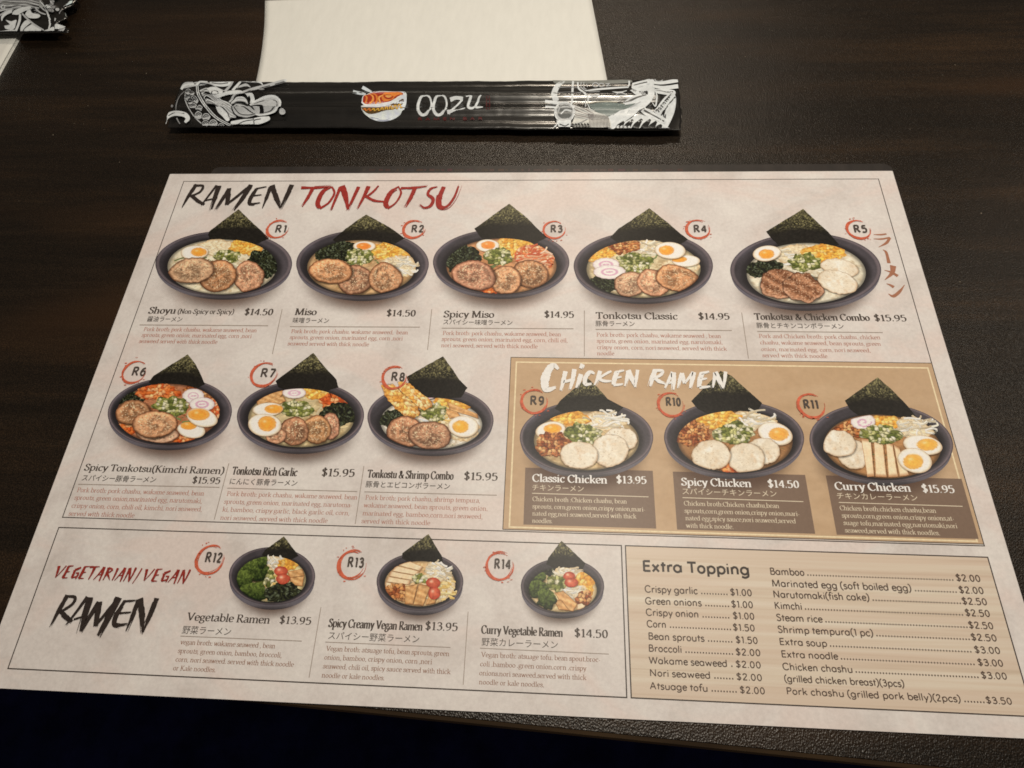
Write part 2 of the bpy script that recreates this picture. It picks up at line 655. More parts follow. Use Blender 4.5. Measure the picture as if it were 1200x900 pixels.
def mesh_fast(name, verts, flat, lens, mat, parent, colors=None, alpha=None, smooth=False):
    verts = np.asarray(verts, float)
    c = (verts.min(0) + verts.max(0)) / 2
    me = bpy.data.meshes.new(name)
    me.vertices.add(len(verts))
    me.vertices.foreach_set('co', (verts - c).astype(np.float32).ravel())
    me.loops.add(len(flat))
    me.loops.foreach_set('vertex_index', np.asarray(flat, np.int32))
    me.polygons.add(len(lens))
    me.polygons.foreach_set('loop_start', np.concatenate([[0], np.cumsum(lens)[:-1]]).astype(np.int32))
    me.update(calc_edges=True)
    me.validate()
    # all print faces up
    if len(me.polygons):
        nz = np.zeros(len(me.polygons) * 3, np.float32)
        me.polygons.foreach_get('normal', nz)
        if nz[2::3].sum() < 0:
            me.flip_normals()
    me.polygons.foreach_set('use_smooth', np.full(len(me.polygons), smooth, bool))
    if colors is not None:
        a = me.color_attributes.new('Col', 'FLOAT_COLOR', 'POINT')
        cc = np.ones((len(verts), 4), np.float32)
        cc[:, :3] = colors
        if alpha is not None:
            cc[:, 3] = alpha
        a.data.foreach_set('color', cc.ravel())
    me.materials.append(mat)
    o = bpy.data.objects.new(name, me)
    COL.objects.link(o)
    pw = np.zeros(3)
    if parent is not None:
        o.parent = parent
        pw = np.array(WORLD.get(parent.name, (0, 0, 0)), float)
    WORLD[o.name] = tuple(c)
    o.location = tuple(c - pw)
    return o


def ell(cx, cy, rx, ry, rot=0.0, wob=0.0, n=90, seed=0, freq=3):
    a = np.linspace(0, 2 * math.pi, n, endpoint=False)
    k = 1.0
    if wob:
        rs = np.random.RandomState(int(seed * 97 + cx + cy) % 99991)
        k = 1 + sum(wob * rs.uniform(-1, 1) * np.cos(m * a + rs.uniform(0, 6.28)) / (1 + 0.25 * m) for m in range(2, 2 + freq))
    x, y = rx * np.cos(a) * k, ry * np.sin(a) * k
    r = math.radians(rot)
    return np.column_stack([cx + x * math.cos(r) - y * math.sin(r), cy + x * math.sin(r) + y * math.cos(r)])


# ---- strokes
class Strokes:
    """collects ribbons; pts in metres on the sheet (x, y), widths in metres"""

    def __init__(self, level, fine=False):
        self.fine = fine
        self.v, self.f, self.l, self.c, self.level, self.n, self.k = [], [], [], [], level, 0, 0

    def add(self, pts, wid, col=None, zs=None):
        pts = np.asarray(pts, float)
        wid = np.broadcast_to(np.asarray(wid, float), (len(pts),))
        d = np.gradient(pts, axis=0)
        d /= np.maximum(np.hypot(d[:, 0], d[:, 1]), 1e-9)[:, None]
        nrm = np.column_stack([-d[:, 1], d[:, 0]])
        a = pts + nrm * wid[:, None] / 2
        b = pts - nrm * wid[:, None] / 2
        m = len(pts)
        self.k += 1
        z = self.level * LV + (self.k * 0.05 * LV if self.fine else (self.k % 7) * LV * 0.12)
        V = np.empty((2 * m, 3))
        V[0::2, :2] = a
        V[1::2, :2] = b
        V[:, 2] = z
        self.v.append(V)
        i = np.arange(m - 1) * 2 + self.n
        self.f.append(np.column_stack([i, i + 1, i + 3, i + 2]))
        if col is not None:
            self.c.append(np.broadcast_to(ink(col), (2 * m, 3)))
        self.n += 2 * m

    def poly(self, pts):
        pts = np.asarray(pts, float)
        self.k += 1
        V = np.column_stack([pts, np.full(len(pts), self.level * LV + (self.k % 7) * LV * 0.12)])
        self.v.append(V)
        self.n += len(pts)
        return np.arange(self.n - len(pts), self.n)

    def build(self, name, mat, parent, mapper=None, smooth=False):
        V = np.vstack(self.v)
        F = np.vstack(self.f)
        if mapper is not None:
            V = mapper(V)
        return mesh_fast(name, V, F.ravel(), np.full(len(F), 4), mat, parent, np.vstack(self.c) if self.c else None, None, smooth)


def catmull(p, n=6):
    p = np.asarray(p, float)
    if len(p) < 3:
        return np.array([p[0] + (p[-1] - p[0]) * t for t in np.linspace(0, 1, 3)])
    q = np.vstack([2 * p[0] - p[1], p, 2 * p[-1] - p[-2]])
    out = []
    for i in range(1, len(q) - 2):
        for t in np.linspace(0, 1, n, endpoint=False):
            a, b, c, d = q[i - 1], q[i], q[i + 1], q[i + 2]
            out.append(0.5 * ((2 * b) + (c - a) * t + (2 * a - 5 * b + 4 * c - d) * t * t + (3 * b - a - 3 * c + d) * t ** 3))
    out.append(p[-1])
    return np.array(out)


# ------------------------------------------------------------------ pen lettering
# C = curve through points, L = straight run, E = arc cx cy rx ry a0 a1, S = serif x y width
GL = {
 'a': (.52, 'C .07 .54 .20 .67 .36 .62 .40 .46 .40 .16 .50 .03|C .40 .42 .20 .36 .06 .20 .14 .03 .28 .04 .40 .17'),
 'b': (.60, 'L .13 1.04 .13 .03|E .33 .34 .21 .32 0 360|S .07 1.03 .14'),
 'c': (.50, 'C .44 .53 .34 .66 .18 .60 .08 .34 .18 .06 .33 .03 .46 .15'),
 'd': (.61, 'L .47 1.04 .47 .02|E .27 .34 .21 .32 0 360|S .41 1.03 .14|S .52 .02 .10'),
 'e': (.51, 'C .09 .37 .44 .40 .40 .60 .26 .67 .12 .58 .08 .34 .16 .07 .32 .03 .46 .14'),
 'f': (.36, 'C .40 .98 .30 1.05 .20 .98 .17 .80 .17 .40 .17 0|L .03 .64 .34 .64|S .17 .02 .26'),
 'g': (.54, 'E .25 .45 .17 .21 0 360|C .16 .28 .10 .16 .22 .09 .42 .05 .46 -.14 .26 -.30 .07 -.20 .08 -.05 .18 .06|C .38 .60 .46 .66 .52 .64'),
 'h': (.62, 'L .13 1.04 .13 0|C .13 .48 .26 .65 .41 .62 .47 .46 .47 .20 .47 0|S .07 1.03 .14|S .13 .02 .24|S .47 .02 .24'),
 'i': (.29, 'L .15 .66 .15 0|E .15 .90 .035 .035 0 360|S .10 .65 .14|S .15 .02 .25'),
 'j': (.28, 'C .15 .66 .15 .2 .14 -.15 .02 -.28|E .15 .90 .035 .035 0 360|S .10 .65 .14'),
 'k': (.58, 'L .13 1.04 .13 0|L .15 .27 .45 .62|L .25 .38 .50 .02|S .07 1.03 .14|S .13 .02 .24|S .45 .64 .20|S .50 .02 .18'),
 'l': (.29, 'L .15 1.04 .15 0|S .10 1.03 .14|S .15 .02 .25'),
 'm': (.93, 'L .13 .66 .13 0|C .13 .48 .26 .65 .40 .62 .46 .46 .46 .20 .46 0|C .46 .48 .59 .65 .73 .62 .79 .46 .79 .20 .79 0|S .07 .65 .14|S .13 .02 .24|S .46 .02 .24|S .79 .02 .24'),
 'n': (.62, 'L .13 .66 .13 0|C .13 .48 .26 .65 .41 .62 .47 .46 .47 .20 .47 0|S .07 .65 .14|S .13 .02 .24|S .47 .02 .24'),
 'o': (.56, 'E .28 .34 .20 .32 0 360'),
 'p': (.61, 'L .13 .66 .13 -.30|E .33 .34 .21 .32 0 360|S .07 .65 .14|S .13 -.30 .26'),
 'q': (.61, 'L .47 .66 .47 -.30|E .27 .34 .21 .32 0 360|S .47 -.30 .26'),
 'r': (.43, 'L .13 .66 .13 0|C .13 .44 .24 .62 .40 .62|S .07 .65 .14|S .13 .02 .26'),
 's': (.43, 'C .35 .55 .24 .67 .10 .60 .10 .46 .24 .36 .36 .24 .34 .07 .20 .02 .06 .11|L .36 .62 .36 .48|L .05 .20 .05 .05'),
 't': (.37, 'C .17 .86 .17 .40 .17 .14 .25 .02 .36 .08|L .04 .64 .34 .64'),
 'u': (.62, 'C .13 .66 .13 .35 .14 .14 .24 .03 .38 .08 .46 .22|L .46 .66 .46 .02|S .07 .65 .14|S .40 .65 .14|S .52 .02 .10'),
 'v': (.54, 'L .08 .66 .27 .02|L .46 .66 .27 .02|S .08 .65 .22|S .46 .65 .20'),
 'w': (.80, 'L .08 .66 .24 .02|L .40 .62 .24 .02|L .40 .62 .56 .02|L .72 .66 .56 .02|S .08 .65 .20|S .72 .65 .18|S .38 .65 .16'),
 'x': (.55, 'L .08 .66 .46 0|L .46 .66 .08 0|S .09 .65 .20|S .46 .65 .18|S .08 .02 .18|S .47 .02 .20'),
 'y': (.54, 'L .08 .66 .28 .04|C .46 .66 .30 .10 .20 -.20 .06 -.27|S .08 .65 .22|S .46 .65 .20'),
 'z': (.48, 'L .07 .64 .42 .64|L .40 .62 .08 .04|L .07 .03 .43 .03'),
 'A': (.74, 'L .36 1.0 .08 0|L .36 1.0 .64 0|L .18 .34 .54 .34|S .08 .02 .22|S .64 .02 .26'),
 'B': (.66, 'L .15 1 .15 0|C .15 .97 .44 .95 .50 .76 .42 .56 .15 .53|C .15 .53 .50 .51 .58 .28 .46 .05 .15 .03|S .11 .98 .20|S .11 .02 .20'),
 'C': (.70, 'C .62 .80 .48 .98 .26 .95 .09 .70 .09 .34 .26 .06 .48 .02 .64 .20|L .62 .98 .62 .74'),
 'E': (.63, 'L .15 1 .15 0|L .12 .97 .54 .97|L .12 .52 .44 .52|L .12 .03 .57 .03|L .54 .99 .54 .80|L .57 0 .57 .22'),
 'G': (.76, 'C .62 .80 .48 .98 .26 .95 .09 .70 .09 .34 .26 .06 .48 .02 .62 .12|L .62 .42 .62 .05|S .60 .42 .28'),
 'K': (.73, 'L .15 1 .15 0|L .17 .48 .56 .98|L .28 .58 .62 .02|S .15 .98 .26|S .15 .02 .26|S .56 .98 .24|S .64 .02 .22'),
 'M': (.95, 'L .15 1 .13 0|L .17 1 .46 .05|L .77 1 .46 .05|L .78 1 .80 0|S .13 .98 .22|S .13 .02 .24|S .80 .98 .20|S .80 .02 .26'),
 'N': (.82, 'L .15 1 .15 0|L .14 .99 .66 .02|L .66 1 .66 0|S .12 .98 .20|S .15 .02 .26|S .66 .98 .26'),
 'P': (.62, 'L .15 1 .15 0|C .15 .97 .44 .96 .54 .74 .42 .50 .15 .47|S .12 .98 .20|S .15 .02 .28'),
 'R': (.70, 'L .15 1 .15 0|C .15 .97 .44 .96 .52 .75 .42 .54 .15 .51|L .32 .50 .60 .02|S .12 .98 .20|S .15 .02 .26|S .62 .02 .18'),
 'S': (.55, 'C .45 .82 .32 .98 .14 .93 .10 .72 .24 .56 .42 .42 .46 .20 .34 .03 .16 .03 .07 .20|L .46 .97 .46 .76|L .06 .26 .06 .02'),
 'T': (.66, 'L .33 1 .33 0|L .04 .97 .62 .97|L .04 .99 .04 .80|L .62 .99 .62 .80|S .33 .02 .28'),
 'V': (.74, 'L .08 1 .37 .02|L .66 1 .37 .02|S .09 .98 .26|S .66 .98 .22'),
 'W': (1.02, 'L .07 1 .28 .02|L .50 .96 .28 .02|L .50 .96 .72 .02|L .94 1 .72 .02|S .08 .98 .22|S .94 .98 .20'),
 '$': (.56, 'C .45 .78 .30 .93 .13 .84 .14 .66 .28 .52 .43 .36 .42 .15 .26 .06 .08 .18|L .28 1.10 .28 -.10'),
 '0': (.56, 'E .28 .48 .18 .46 0 360'),
 '1': (.42, 'L .23 .96 .23 0|L .08 .82 .24 .95|S .23 .02 .28'),
 '2': (.54, 'C .09 .74 .20 .94 .38 .90 .42 .68 .28 .38 .09 .06|L .08 .04 .46 .04'),
 '3': (.54, 'C .10 .80 .24 .95 .40 .86 .40 .64 .20 .52|C .20 .52 .42 .48 .45 .22 .30 .02 .08 .10'),
 '4': (.57, 'L .40 .95 .40 0|L .38 .93 .06 .30|L .05 .28 .53 .28'),
 '5': (.54, 'L .14 .94 .44 .94|L .14 .94 .11 .54|C .11 .54 .32 .60 .45 .40 .38 .08 .20 .01 .07 .10'),
 '6': (.56, 'C .42 .90 .22 .80 .10 .48 .10 .28|E .28 .28 .18 .27 0 360'),
 '7': (.50, 'L .06 .94 .46 .94|L .46 .94 .18 0'),
 '8': (.56, 'E .28 .70 .15 .22 0 360|E .28 .25 .18 .24 0 360'),
 '9': (.56, 'E .28 .66 .18 .27 0 360|C .46 .66 .44 .30 .32 .10 .14 .02'),
 '.': (.22, 'E .11 .05 .035 .035 0 360'),
 ',': (.22, 'C .11 .08 .13 0 .07 -.14'),
 ':': (.24, 'E .12 .05 .035 .035 0 360|E .12 .52 .035 .035 0 360'),
 '-': (.34, 'L .05 .30 .29 .30'),
 '(': (.34, 'C .30 1.08 .12 .80 .10 .20 .30 -.22'),
 ')': (.34, 'C .04 1.08 .22 .80 .24 .20 .04 -.22'),
 '&': (.78, 'C .66 .50 .50 .14 .28 .02 .10 .12 .12 .34 .38 .62 .36 .88 .24 .94 .18 .78 .30 .50 .52 .16 .72 .02'),
 ' ': (.26, ''),
 '/': (.40, 'L .34 1.0 .05 -.1'),
}
SANS = {
 'a': (.60, 'E .27 .34 .21 .32 0 360|L .48 .66 .48 0'),
 'g': (.60, 'E .27 .34 .21 .32 0 360|C .48 .66 .48 .2 .47 -.14 .28 -.28 .08 -.20'),
 'l': (.24, 'L .12 1.04 .12 0'), 'i': (.24, 'L .12 .66 .12 0|E .12 .90 .03 .03 0 360'),
 'j': (.24, 'C .12 .66 .12 .1 .11 -.2 .0 -.28|E .12 .90 .03 .03 0 360'),
 '1': (.36, 'L .22 .96 .22 0|L .08 .84 .22 .95'),
 'y': (.54, 'L .08 .66 .28 .04|L .48 .66 .18 -.30'),
 't': (.36, 'L .18 .90 .18 0|L .04 .64 .34 .64'),
 'u': (.60, 'C .11 .66 .11 .30 .16 .06 .30 .02 .44 .08 .48 .30 .48 .66|L .48 .66 .48 0'),
 's': (.44, 'C .37 .57 .24 .67 .10 .58 .12 .42 .28 .34 .38 .20 .32 .05 .18 .01 .06 .10'),
 'S': (.56, 'C .46 .86 .32 .98 .14 .92 .11 .70 .28 .54 .46 .38 .46 .14 .28 .01 .07 .14'),
 'C': (.72, 'C .64 .80 .50 .96 .28 .97 .10 .76 .09 .34 .24 .06 .48 .02 .66 .18'),
 'G': (.76, 'C .64 .82 .48 .97 .26 .95 .09 .70 .09 .32 .26 .04 .50 .02 .64 .18 .66 .44|L .40 .45 .67 .45'),
 'E': (.58, 'L .13 1 .13 0|L .13 .96 .52 .96|L .13 .52 .48 .52|L .13 .04 .52 .04'),
 'T': (.60, 'L .30 .97 .30 0|L .03 .96 .57 .96'),
 '-': (.34, 'L .05 .34 .29 .34'),
}


def arc_pts(a):
    cx, cy, rx, ry, a0, a1 = a
    n = max(5, int(abs(a1 - a0) / 24) + 1) if rx > 0.06 else 7
    t = np.radians(np.linspace(a0, a1, n))
    return np.column_stack([cx + rx * np.cos(t), cy + ry * np.sin(t)])


def glyph_strokes(ch, sans):
    g = (SANS.get(ch) if sans else None) or GL.get(ch) or GL['o']
    out = []
    for tok in g[1].split('|'):
        tok = tok.split()
        if not tok:
            continue
        v = [float(x) for x in tok[1:]]
        if tok[0] == 'E':
            out.append(('dot' if v[2] < 0.06 else 'c', arc_pts(v)))
        elif tok[0] == 'L':
            p = np.array(v).reshape(-1, 2)
            out.append(('l', np.array([p[0], (p[0] + p[1]) / 2, p[1]])))
        elif tok[0] == 'C':
            out.append(('c', catmull(np.array(v).reshape(-1, 2), 4)))
        elif tok[0] == 'S' and not sans:
            x, y, w_ = v
            out.append(('s', np.array([(x - w_ / 2, y), (x, y), (x + w_ / 2, y)])))
    return g[0], out


def lettering(lines, name, parent, level, mat, thick=.17, thin=.06, sans=False, slant=0.0, surface=None, spacing=0.0):
    """lines: (text, left px, baseline px, right px, cap height in px) measured in the photo"""
    S = Strokes(level)
    for (s, x0, y0, x1, h) in lines:
        a = U(x0, y0)
        b = U(x1, y0)
        up = U(x0, y0 - h)
        capm = abs(up[1] - a[1])
        if surface is not None:
            a, capm, width = surface(x0, y0, x1, h)
        else:
            # the right end sits on the same sheet row as the left one
            yy = y0
            for _ in range(4):
                b = U(x1, yy)
                yy += (b[1] - a[1]) / (capm / h)
            width = b[0] - a[0]
        nat = sum(glyph_strokes(c, sans)[0] + spacing for c in s)
        kx = width / nat
        th = thick * (1.0 if sans else float(np.clip(kx / capm * 1.02, 0.62, 1.0)))
        x = 0.0
        for ch in s:
            adv, st = glyph_strokes(ch, sans)
            for kind, p in st:
                q = p.copy()
                q[:, 0] = (q[:, 0] + x) * kx + slant * q[:, 1] * capm
                q[:, 1] = q[:, 1] * capm
                d = np.gradient(q, axis=0)
                ang = np.arctan2(d[:, 1], d[:, 0])
                if kind == 'dot':
                    wd = np.full(len(q), (0.10 if not sans else 0.09) * capm)
                elif kind == 's':
                    wd = np.full(len(q), thin * capm * 0.9)
                elif sans:
                    wd = np.full(len(q), th * capm)
                else:
                    wd = np.maximum(thin, th * np.abs(np.sin(ang - math.radians(14)))) * capm
                if sans and kind == 'l':
                    pass
                S.add(q + a, wd)
            x += adv + spacing
    return S.build(name, mat, parent)


def kana(text, x0, y0, x1, h, name, parent, level, mat, bold=0.0):
    c = bpy.data.curves.new('writing', 'FONT')
    c.body = text
    c.resolution_u = 3
    c.offset = bold
    o = bpy.data.objects.new('writing', c)
    COL.objects.link(o)
    dg = bpy.context.evaluated_depsgraph_get()
    dg.update()
    me = bpy.data.meshes.new_from_object(o.evaluated_get(dg))
    n = len(me.vertices)
    co = np.zeros(n * 3, np.float32)
    me.vertices.foreach_get('co', co)
    co = co.reshape(-1, 3)[:, :2].astype(float)
    flat = np.zeros(len(me.loops), np.int32)
    me.loops.foreach_get('vertex_index', flat)
    lens = np.zeros(len(me.polygons), np.int32)
    me.polygons.foreach_get('loop_total', lens)
    bpy.data.objects.remove(o)
    bpy.data.curves.remove(c)
    bpy.data.meshes.remove(me)
    a = U(x0, y0)
    capm = abs(U(x0, y0 - h)[1] - a[1])
    yy = y0
    for _ in range(4):
        b = U(x1, yy)
        yy += (b[1] - a[1]) / (capm / h)
    sx = (b[0] - a[0]) / (co[:, 0].max() - co[:, 0].min())
    co[:, 0] = (co[:, 0] - co[:, 0].min()) * sx + a[0]
    co[:, 1] = (co[:, 1] + 0.04) * capm * 1.12 + a[1]
    V = np.column_stack([co, np.full(n, level * LV)])
    return mesh_fast(name, V, flat, lens, mat, parent)


def brush(strokes, crop, name, parent, level, mat, ragged=0.12, dry=True, mapper=None, seed=3, heavy=1.12):
    """strokes: list of (points, widths) in crop coordinates, as laid down by a dry brush"""
    rs = np.random.RandomState(seed)
    S = Strokes(level)
    for pts, wid in strokes:
        pts = np.array(pts, float)
        x, y = crop(pts[:, 0], pts[:, 1])
        P = U(x, y)
        e = U(x[:1] + 0.5 / 1, y[:1])[0] - P[0]
        # metres per crop unit: across and along differ little at this slant
        u1 = np.hypot(*(U(x[0] + 1, y[0]) - P[0])) / crop.s
        C = catmull(P, 8)
        if len(P) == 2:
            C = np.array([P[0] + (P[1] - P[0]) * t for t in np.linspace(0, 1, 12)])
        t = np.linspace(0, 1, len(C))
        ww = np.interp(t, np.linspace(0, 1, len(wid)), wid) * u1 * heavy
        ww = ww * (1 + ragged * rs.uniform(-1, 1, len(C)))
        S.add(C, ww)
        if dry:
            d = np.gradient(C, axis=0)
            d /= np.hypot(d[:, 0], d[:, 1])[:, None]
            nn = np.column_stack([-d[:, 1], d[:, 0]])
            for q in range(3):
                off = rs.uniform(-0.5, 0.5)
                i0 = rs.randint(0, len(C) // 2)
                seg = C[i0:] + nn[i0:] * (np.max(ww) * off)
                end = seg[-1] + (seg[-1] - seg[-2]) * rs.uniform(0.1, 0.6) * 2
                seg = np.vstack([seg, end])
                S.add(seg, np.linspace(0.22, 0.03, len(seg)) * np.max(ww))
    return S.build(name, mat, parent, mapper)


def rect(name, corners, mat, parent, level, grid=None):
    """corners in photo px, tl tr br bl"""
    c = np.array(corners, float)
    q = U(c[:, 0], c[:, 1])
    V = np.column_stack([q, np.full(4, level * LV)])
    return mesh_fast(name, V, [0, 1, 2, 3], [4], mat, parent)


def rule(lines, wpx, name, parent, level, mat):
    """straight printed lines; wpx = width in photo px"""
    S = Strokes(level)
    for (x0, y0, x1, y1) in lines:
        a, b = U(x0, y0), U(x1, y1)
        if abs(x1 - x0) > abs(y1 - y0) * 3:
            wd = abs(U(x0, y0 + wpx)[1] - a[1])
        else:
            wd = abs(U(x0 + wpx, y0)[0] - a[0])
        S.add(np.array([a, (a + b) / 2, b]), wd)
    return S.build(name, mat, parent)


# ------------------------------------------------------------------ the room: table, floor
TOP = -0.0009        # table surface (the menu's printed face is at z = 0)


def table_mat():
    m, nt, b = new_mat('dark_walnut_laminate')
    f1 = noise(nt, coords(nt, (3.2, 34, 1)), 1.0, 6, 0.62, 0.5)
    f2 = noise(nt, coords(nt, (14, 210, 1)), 1.0, 4, 0.6, 0.3)
    f4 = noise(nt, coords(nt, (2.5, 11, 1)), 1.0, 2, 0.5, 0.6)
    c = ramp(nt, f1, [(0.30, (0.0070, 0.0050, 0.0032)), (0.50, (0.0130, 0.0084, 0.0050)), (0.70, (0.0290, 0.0165, 0.0080))])
    c = mix(nt, 1.0, c, ramp(nt, f2, [(0.3, (0.70,) * 3), (0.7, (1.18,) * 3)]), 'MULTIPLY')
    c = mix(nt, 1.0, c, ramp(nt, noise(nt, coords(nt), 2000, 2, 0.7), [(0.38, (0.45,) * 3), (0.5, (0.95,) * 3), (0.64, (2.3,) * 3)]), 'MULTIPLY')  # fine flecks put into the colour to imitate glitter off the pebbled surface
    c = mix(nt, ramp(nt, f4, [(0.52, (0, 0, 0)), (0.66, (0.7,) * 3)]), c, (0.042, 0.0200, 0.0080))
    nt.links.new(c, b.inputs['Base Color'])
    b.inputs['Roughness'].default_value = 0.34
    b.inputs['Specular IOR Level'].default_value = 0.40
    v = coords(nt)
    peb = N(nt, 'ShaderNodeTexVoronoi')
    peb.inputs['Scale'].default_value = 1750
    nt.links.new(coords(nt, (1, 0.75, 1)), peb.inputs['Vector'])
    n2 = noise(nt, v, 1900, 2, 0.5)
    h = N(nt, 'ShaderNodeMath', operation='ADD')
    nt.links.new(peb.outputs['Distance'], h.inputs[0])
    nt.links.new(n2, h.inputs[1])
    bump(nt, b, h.outputs[0], 0.55, 0.00022)
    return m


def edge_mat():
    m, nt, b = new_mat('worn_brown_edge_band')
    c = ramp(nt, noise(nt, coords(nt, (20, 200, 200)), 1.0, 4), [(0.3, (0.020, 0.012, 0.006)), (0.7, (0.050, 0.030, 0.014))])
    nt.links.new(c, b.inputs['Base Color'])
    b.inputs['Roughness'].default_value = 0.4
    return m


M_TABLE, M_EDGE = table_mat(), edge_mat()
eA, eB = U(430, 838, TOP), U(1030, 900, TOP)
ed = (eB - eA) / np.hypot(*(eB - eA))
en = np.array([-ed[1], ed[0]])                       # towards the far side of the table
table = empty('restaurant_table', (0.2, 0.1, TOP))
WORLD[table.name] = (0.2, 0.1, TOP)
tag(table, 'dark walnut laminate restaurant table with pebbled surface under the menu', 'table')


def prism_along(name, prof, s0, s1, mat, parent):
    """profile of (distance from the edge line inwards, z) swept along the table's near edge"""
    V = []
    for s in (s0, s1):
        for (d, z) in prof:
            p = eA + ed * s + en * d
            V.append((p[0], p[1], z))
    n = len(prof)
    F = [tuple(range(n))[::-1], tuple(range(n, 2 * n))]
    for i in range(n):
        j = (i + 1) % n
        F.append((i, j, n + j, n + i))
    return mesh_obj(name, V, F, mat, parent)


prism_along('tabletop', [(0.0022, TOP), (0.80, TOP), (0.80, TOP - 0.03), (0.0022, TOP - 0.03)], -0.8, 0.9, M_TABLE, table)
prism_along('edge_band', [(0.0020, TOP - 0.0001), (0.0008, TOP - 0.0005), (0.0001, TOP - 0.0016), (0, TOP - 0.0285), (0.0020, TOP - 0.0295)], -0.8, 0.9, M_EDGE, table)

mf, nt, b = new_mat('dark_navy_carpet')
c = ramp(nt, noise(nt, coords(nt), 26, 5), [(0.3, (0.006, 0.009, 0.040)), (0.7, (0.016, 0.022, 0.100))])
nt.links.new(c, b.inputs['Base Color'])
b.inputs['Roughness'].default_value = 0.95
b.inputs['Specular IOR Level'].default_value = 0.1
bump(nt, b, noise(nt, coords(nt), 300, 3), 0.5, 0.004)
fl = mesh_obj('floor', [(-3, -3, -0.75), (3.4, -3, -0.75), (3.4, 3, -0.75), (-3, 3, -0.75)], [(0, 1, 2, 3)], mf)
tag(fl, 'dark navy carpet floor in the shade under the table edge', kind='structure')

# ------------------------------------------------------------------ menu sheet
menu = empty('menu', (0.18, -0.11, 0))
WORLD[menu.name] = (0.18, -0.11, 0)
tag(menu, 'large cream ramen menu sheet with rows of bowl pictures and prices, lying on the table', 'menu')


def slab(name, x0, y0, x1, y1, z0, z1, mat, parent, rad=0.0, rot=None):
    """thin sheet with (optionally) rounded corners"""
    pts = []
    if rad:
        for cx, cy, a0 in ((x1 - rad, y1 - rad, 0), (x0 + rad, y1 - rad, 90), (x0 + rad, y0 + rad, 180), (x1 - rad, y0 + rad, 270)):
            for a in np.radians(np.linspace(a0, a0 + 90, 7)):
                pts.append((cx + rad * math.cos(a), cy + rad * math.sin(a)))
    else:
        pts = [(x0, y0), (x1, y0), (x1, y1), (x0, y1)]
    n = len(pts)
    V = [(p[0], p[1], z1) for p in pts] + [(p[0], p[1], z0) for p in pts]
    F = [tuple(range(n)), tuple(range(2 * n - 1, n - 1, -1))]
    for i in range(n):
        j = (i + 1) % n
        F.append((i, n + i, n + j, j))
    return mesh_obj(name, V, F, mat, parent)


SX0, SX1, SY0, SY1 = -0.0256 * UNIT, 1.0222 * UNIT, -0.6768 * UNIT, 0.0148 * UNIT
slab('paper_sheet', SX0, SY0, SX1, SY1, -0.0004, 0.0, M_PAPER, menu, rad=0.0004)

# second sheet that peeks out behind the far edge
mb, nt, b = new_mat('dark_laminated_back')
c = ramp(nt, noise(nt, coords(nt, (120, 30, 1)), 1.0, 3), [(0.35, (0.016, 0.013, 0.012)), (0.7, (0.030, 0.024, 0.022))])
nt.links.new(c, b.inputs['Base Color'])
b.inputs['Roughness'].default_value = 0.5
low = empty('lower_menu_sheet', (0.2, -0.05, -0.0008))
WORLD[low.name] = (0.2, -0.05, -0.0008)
tag(low, 'dark laminated sheet showing as thin strip with faded red print behind the menu top edge', 'menu sheet')
lx0, ly1 = U(250, 196.0, -0.0006)
lx1 = U(1045, 196, -0.0006)[0]
slab('laminated_sheet', lx0, -0.18, lx1, ly1, TOP + 0.00003, -0.00045, mb, low, rad=0.004)
S = Strokes(0)
rs = np.random.RandomState(5)
x = 425.0
while x < 800:
    wd = rs.uniform(1.5, 9)
    a, bb = U(x, 199.2, -0.00044), U(x + wd, 199.2, -0.00044)
    S.add(np.array([a, (a + bb) / 2, bb]), rs.uniform(0.0009, 0.0017), (rs.uniform(58, 76), rs.uniform(46, 54), rs.uniform(40, 48)))
    x += wd + rs.uniform(0.8, 6)
for v in S.v:
    v[:, 2] = -0.00044
S.build('faded_print', M_PIC, low)

# frames
yC = -0.5030 * UNIT
Wf = UNIT


def frame(name, x0, y0, x1, y1, wd, level, mat, parent, raw=None):
    """thin printed rectangle; y0 top, y1 bottom; one mesh"""
    S = Strokes(level)
    for a, b in (((x0 - wd / 2, y0), (x1 + wd / 2, y0)), ((x1, y0), (x1, y1)), ((x1 + wd / 2, y1), (x0 - wd / 2, y1)), ((x0, y1), (x0, y0))):
        a, b = np.array(a), np.array(b)
        S.add(np.array([a, (a + b) / 2, b]), wd)
    return S.build(name, mat, parent)


frame('upper_frame_line', 0, 0, Wf, yC, 0.00038, 1, M_LINEB, menu)
vx1 = U(728.1, 638.4)[0]
yD, yE = U(68.5, 618.1)[1], U(10.1, 783.5)[1]
frame('lower_frame_line', 0, yD, vx1, yE, 0.00042, 1, M_LINEB, menu)

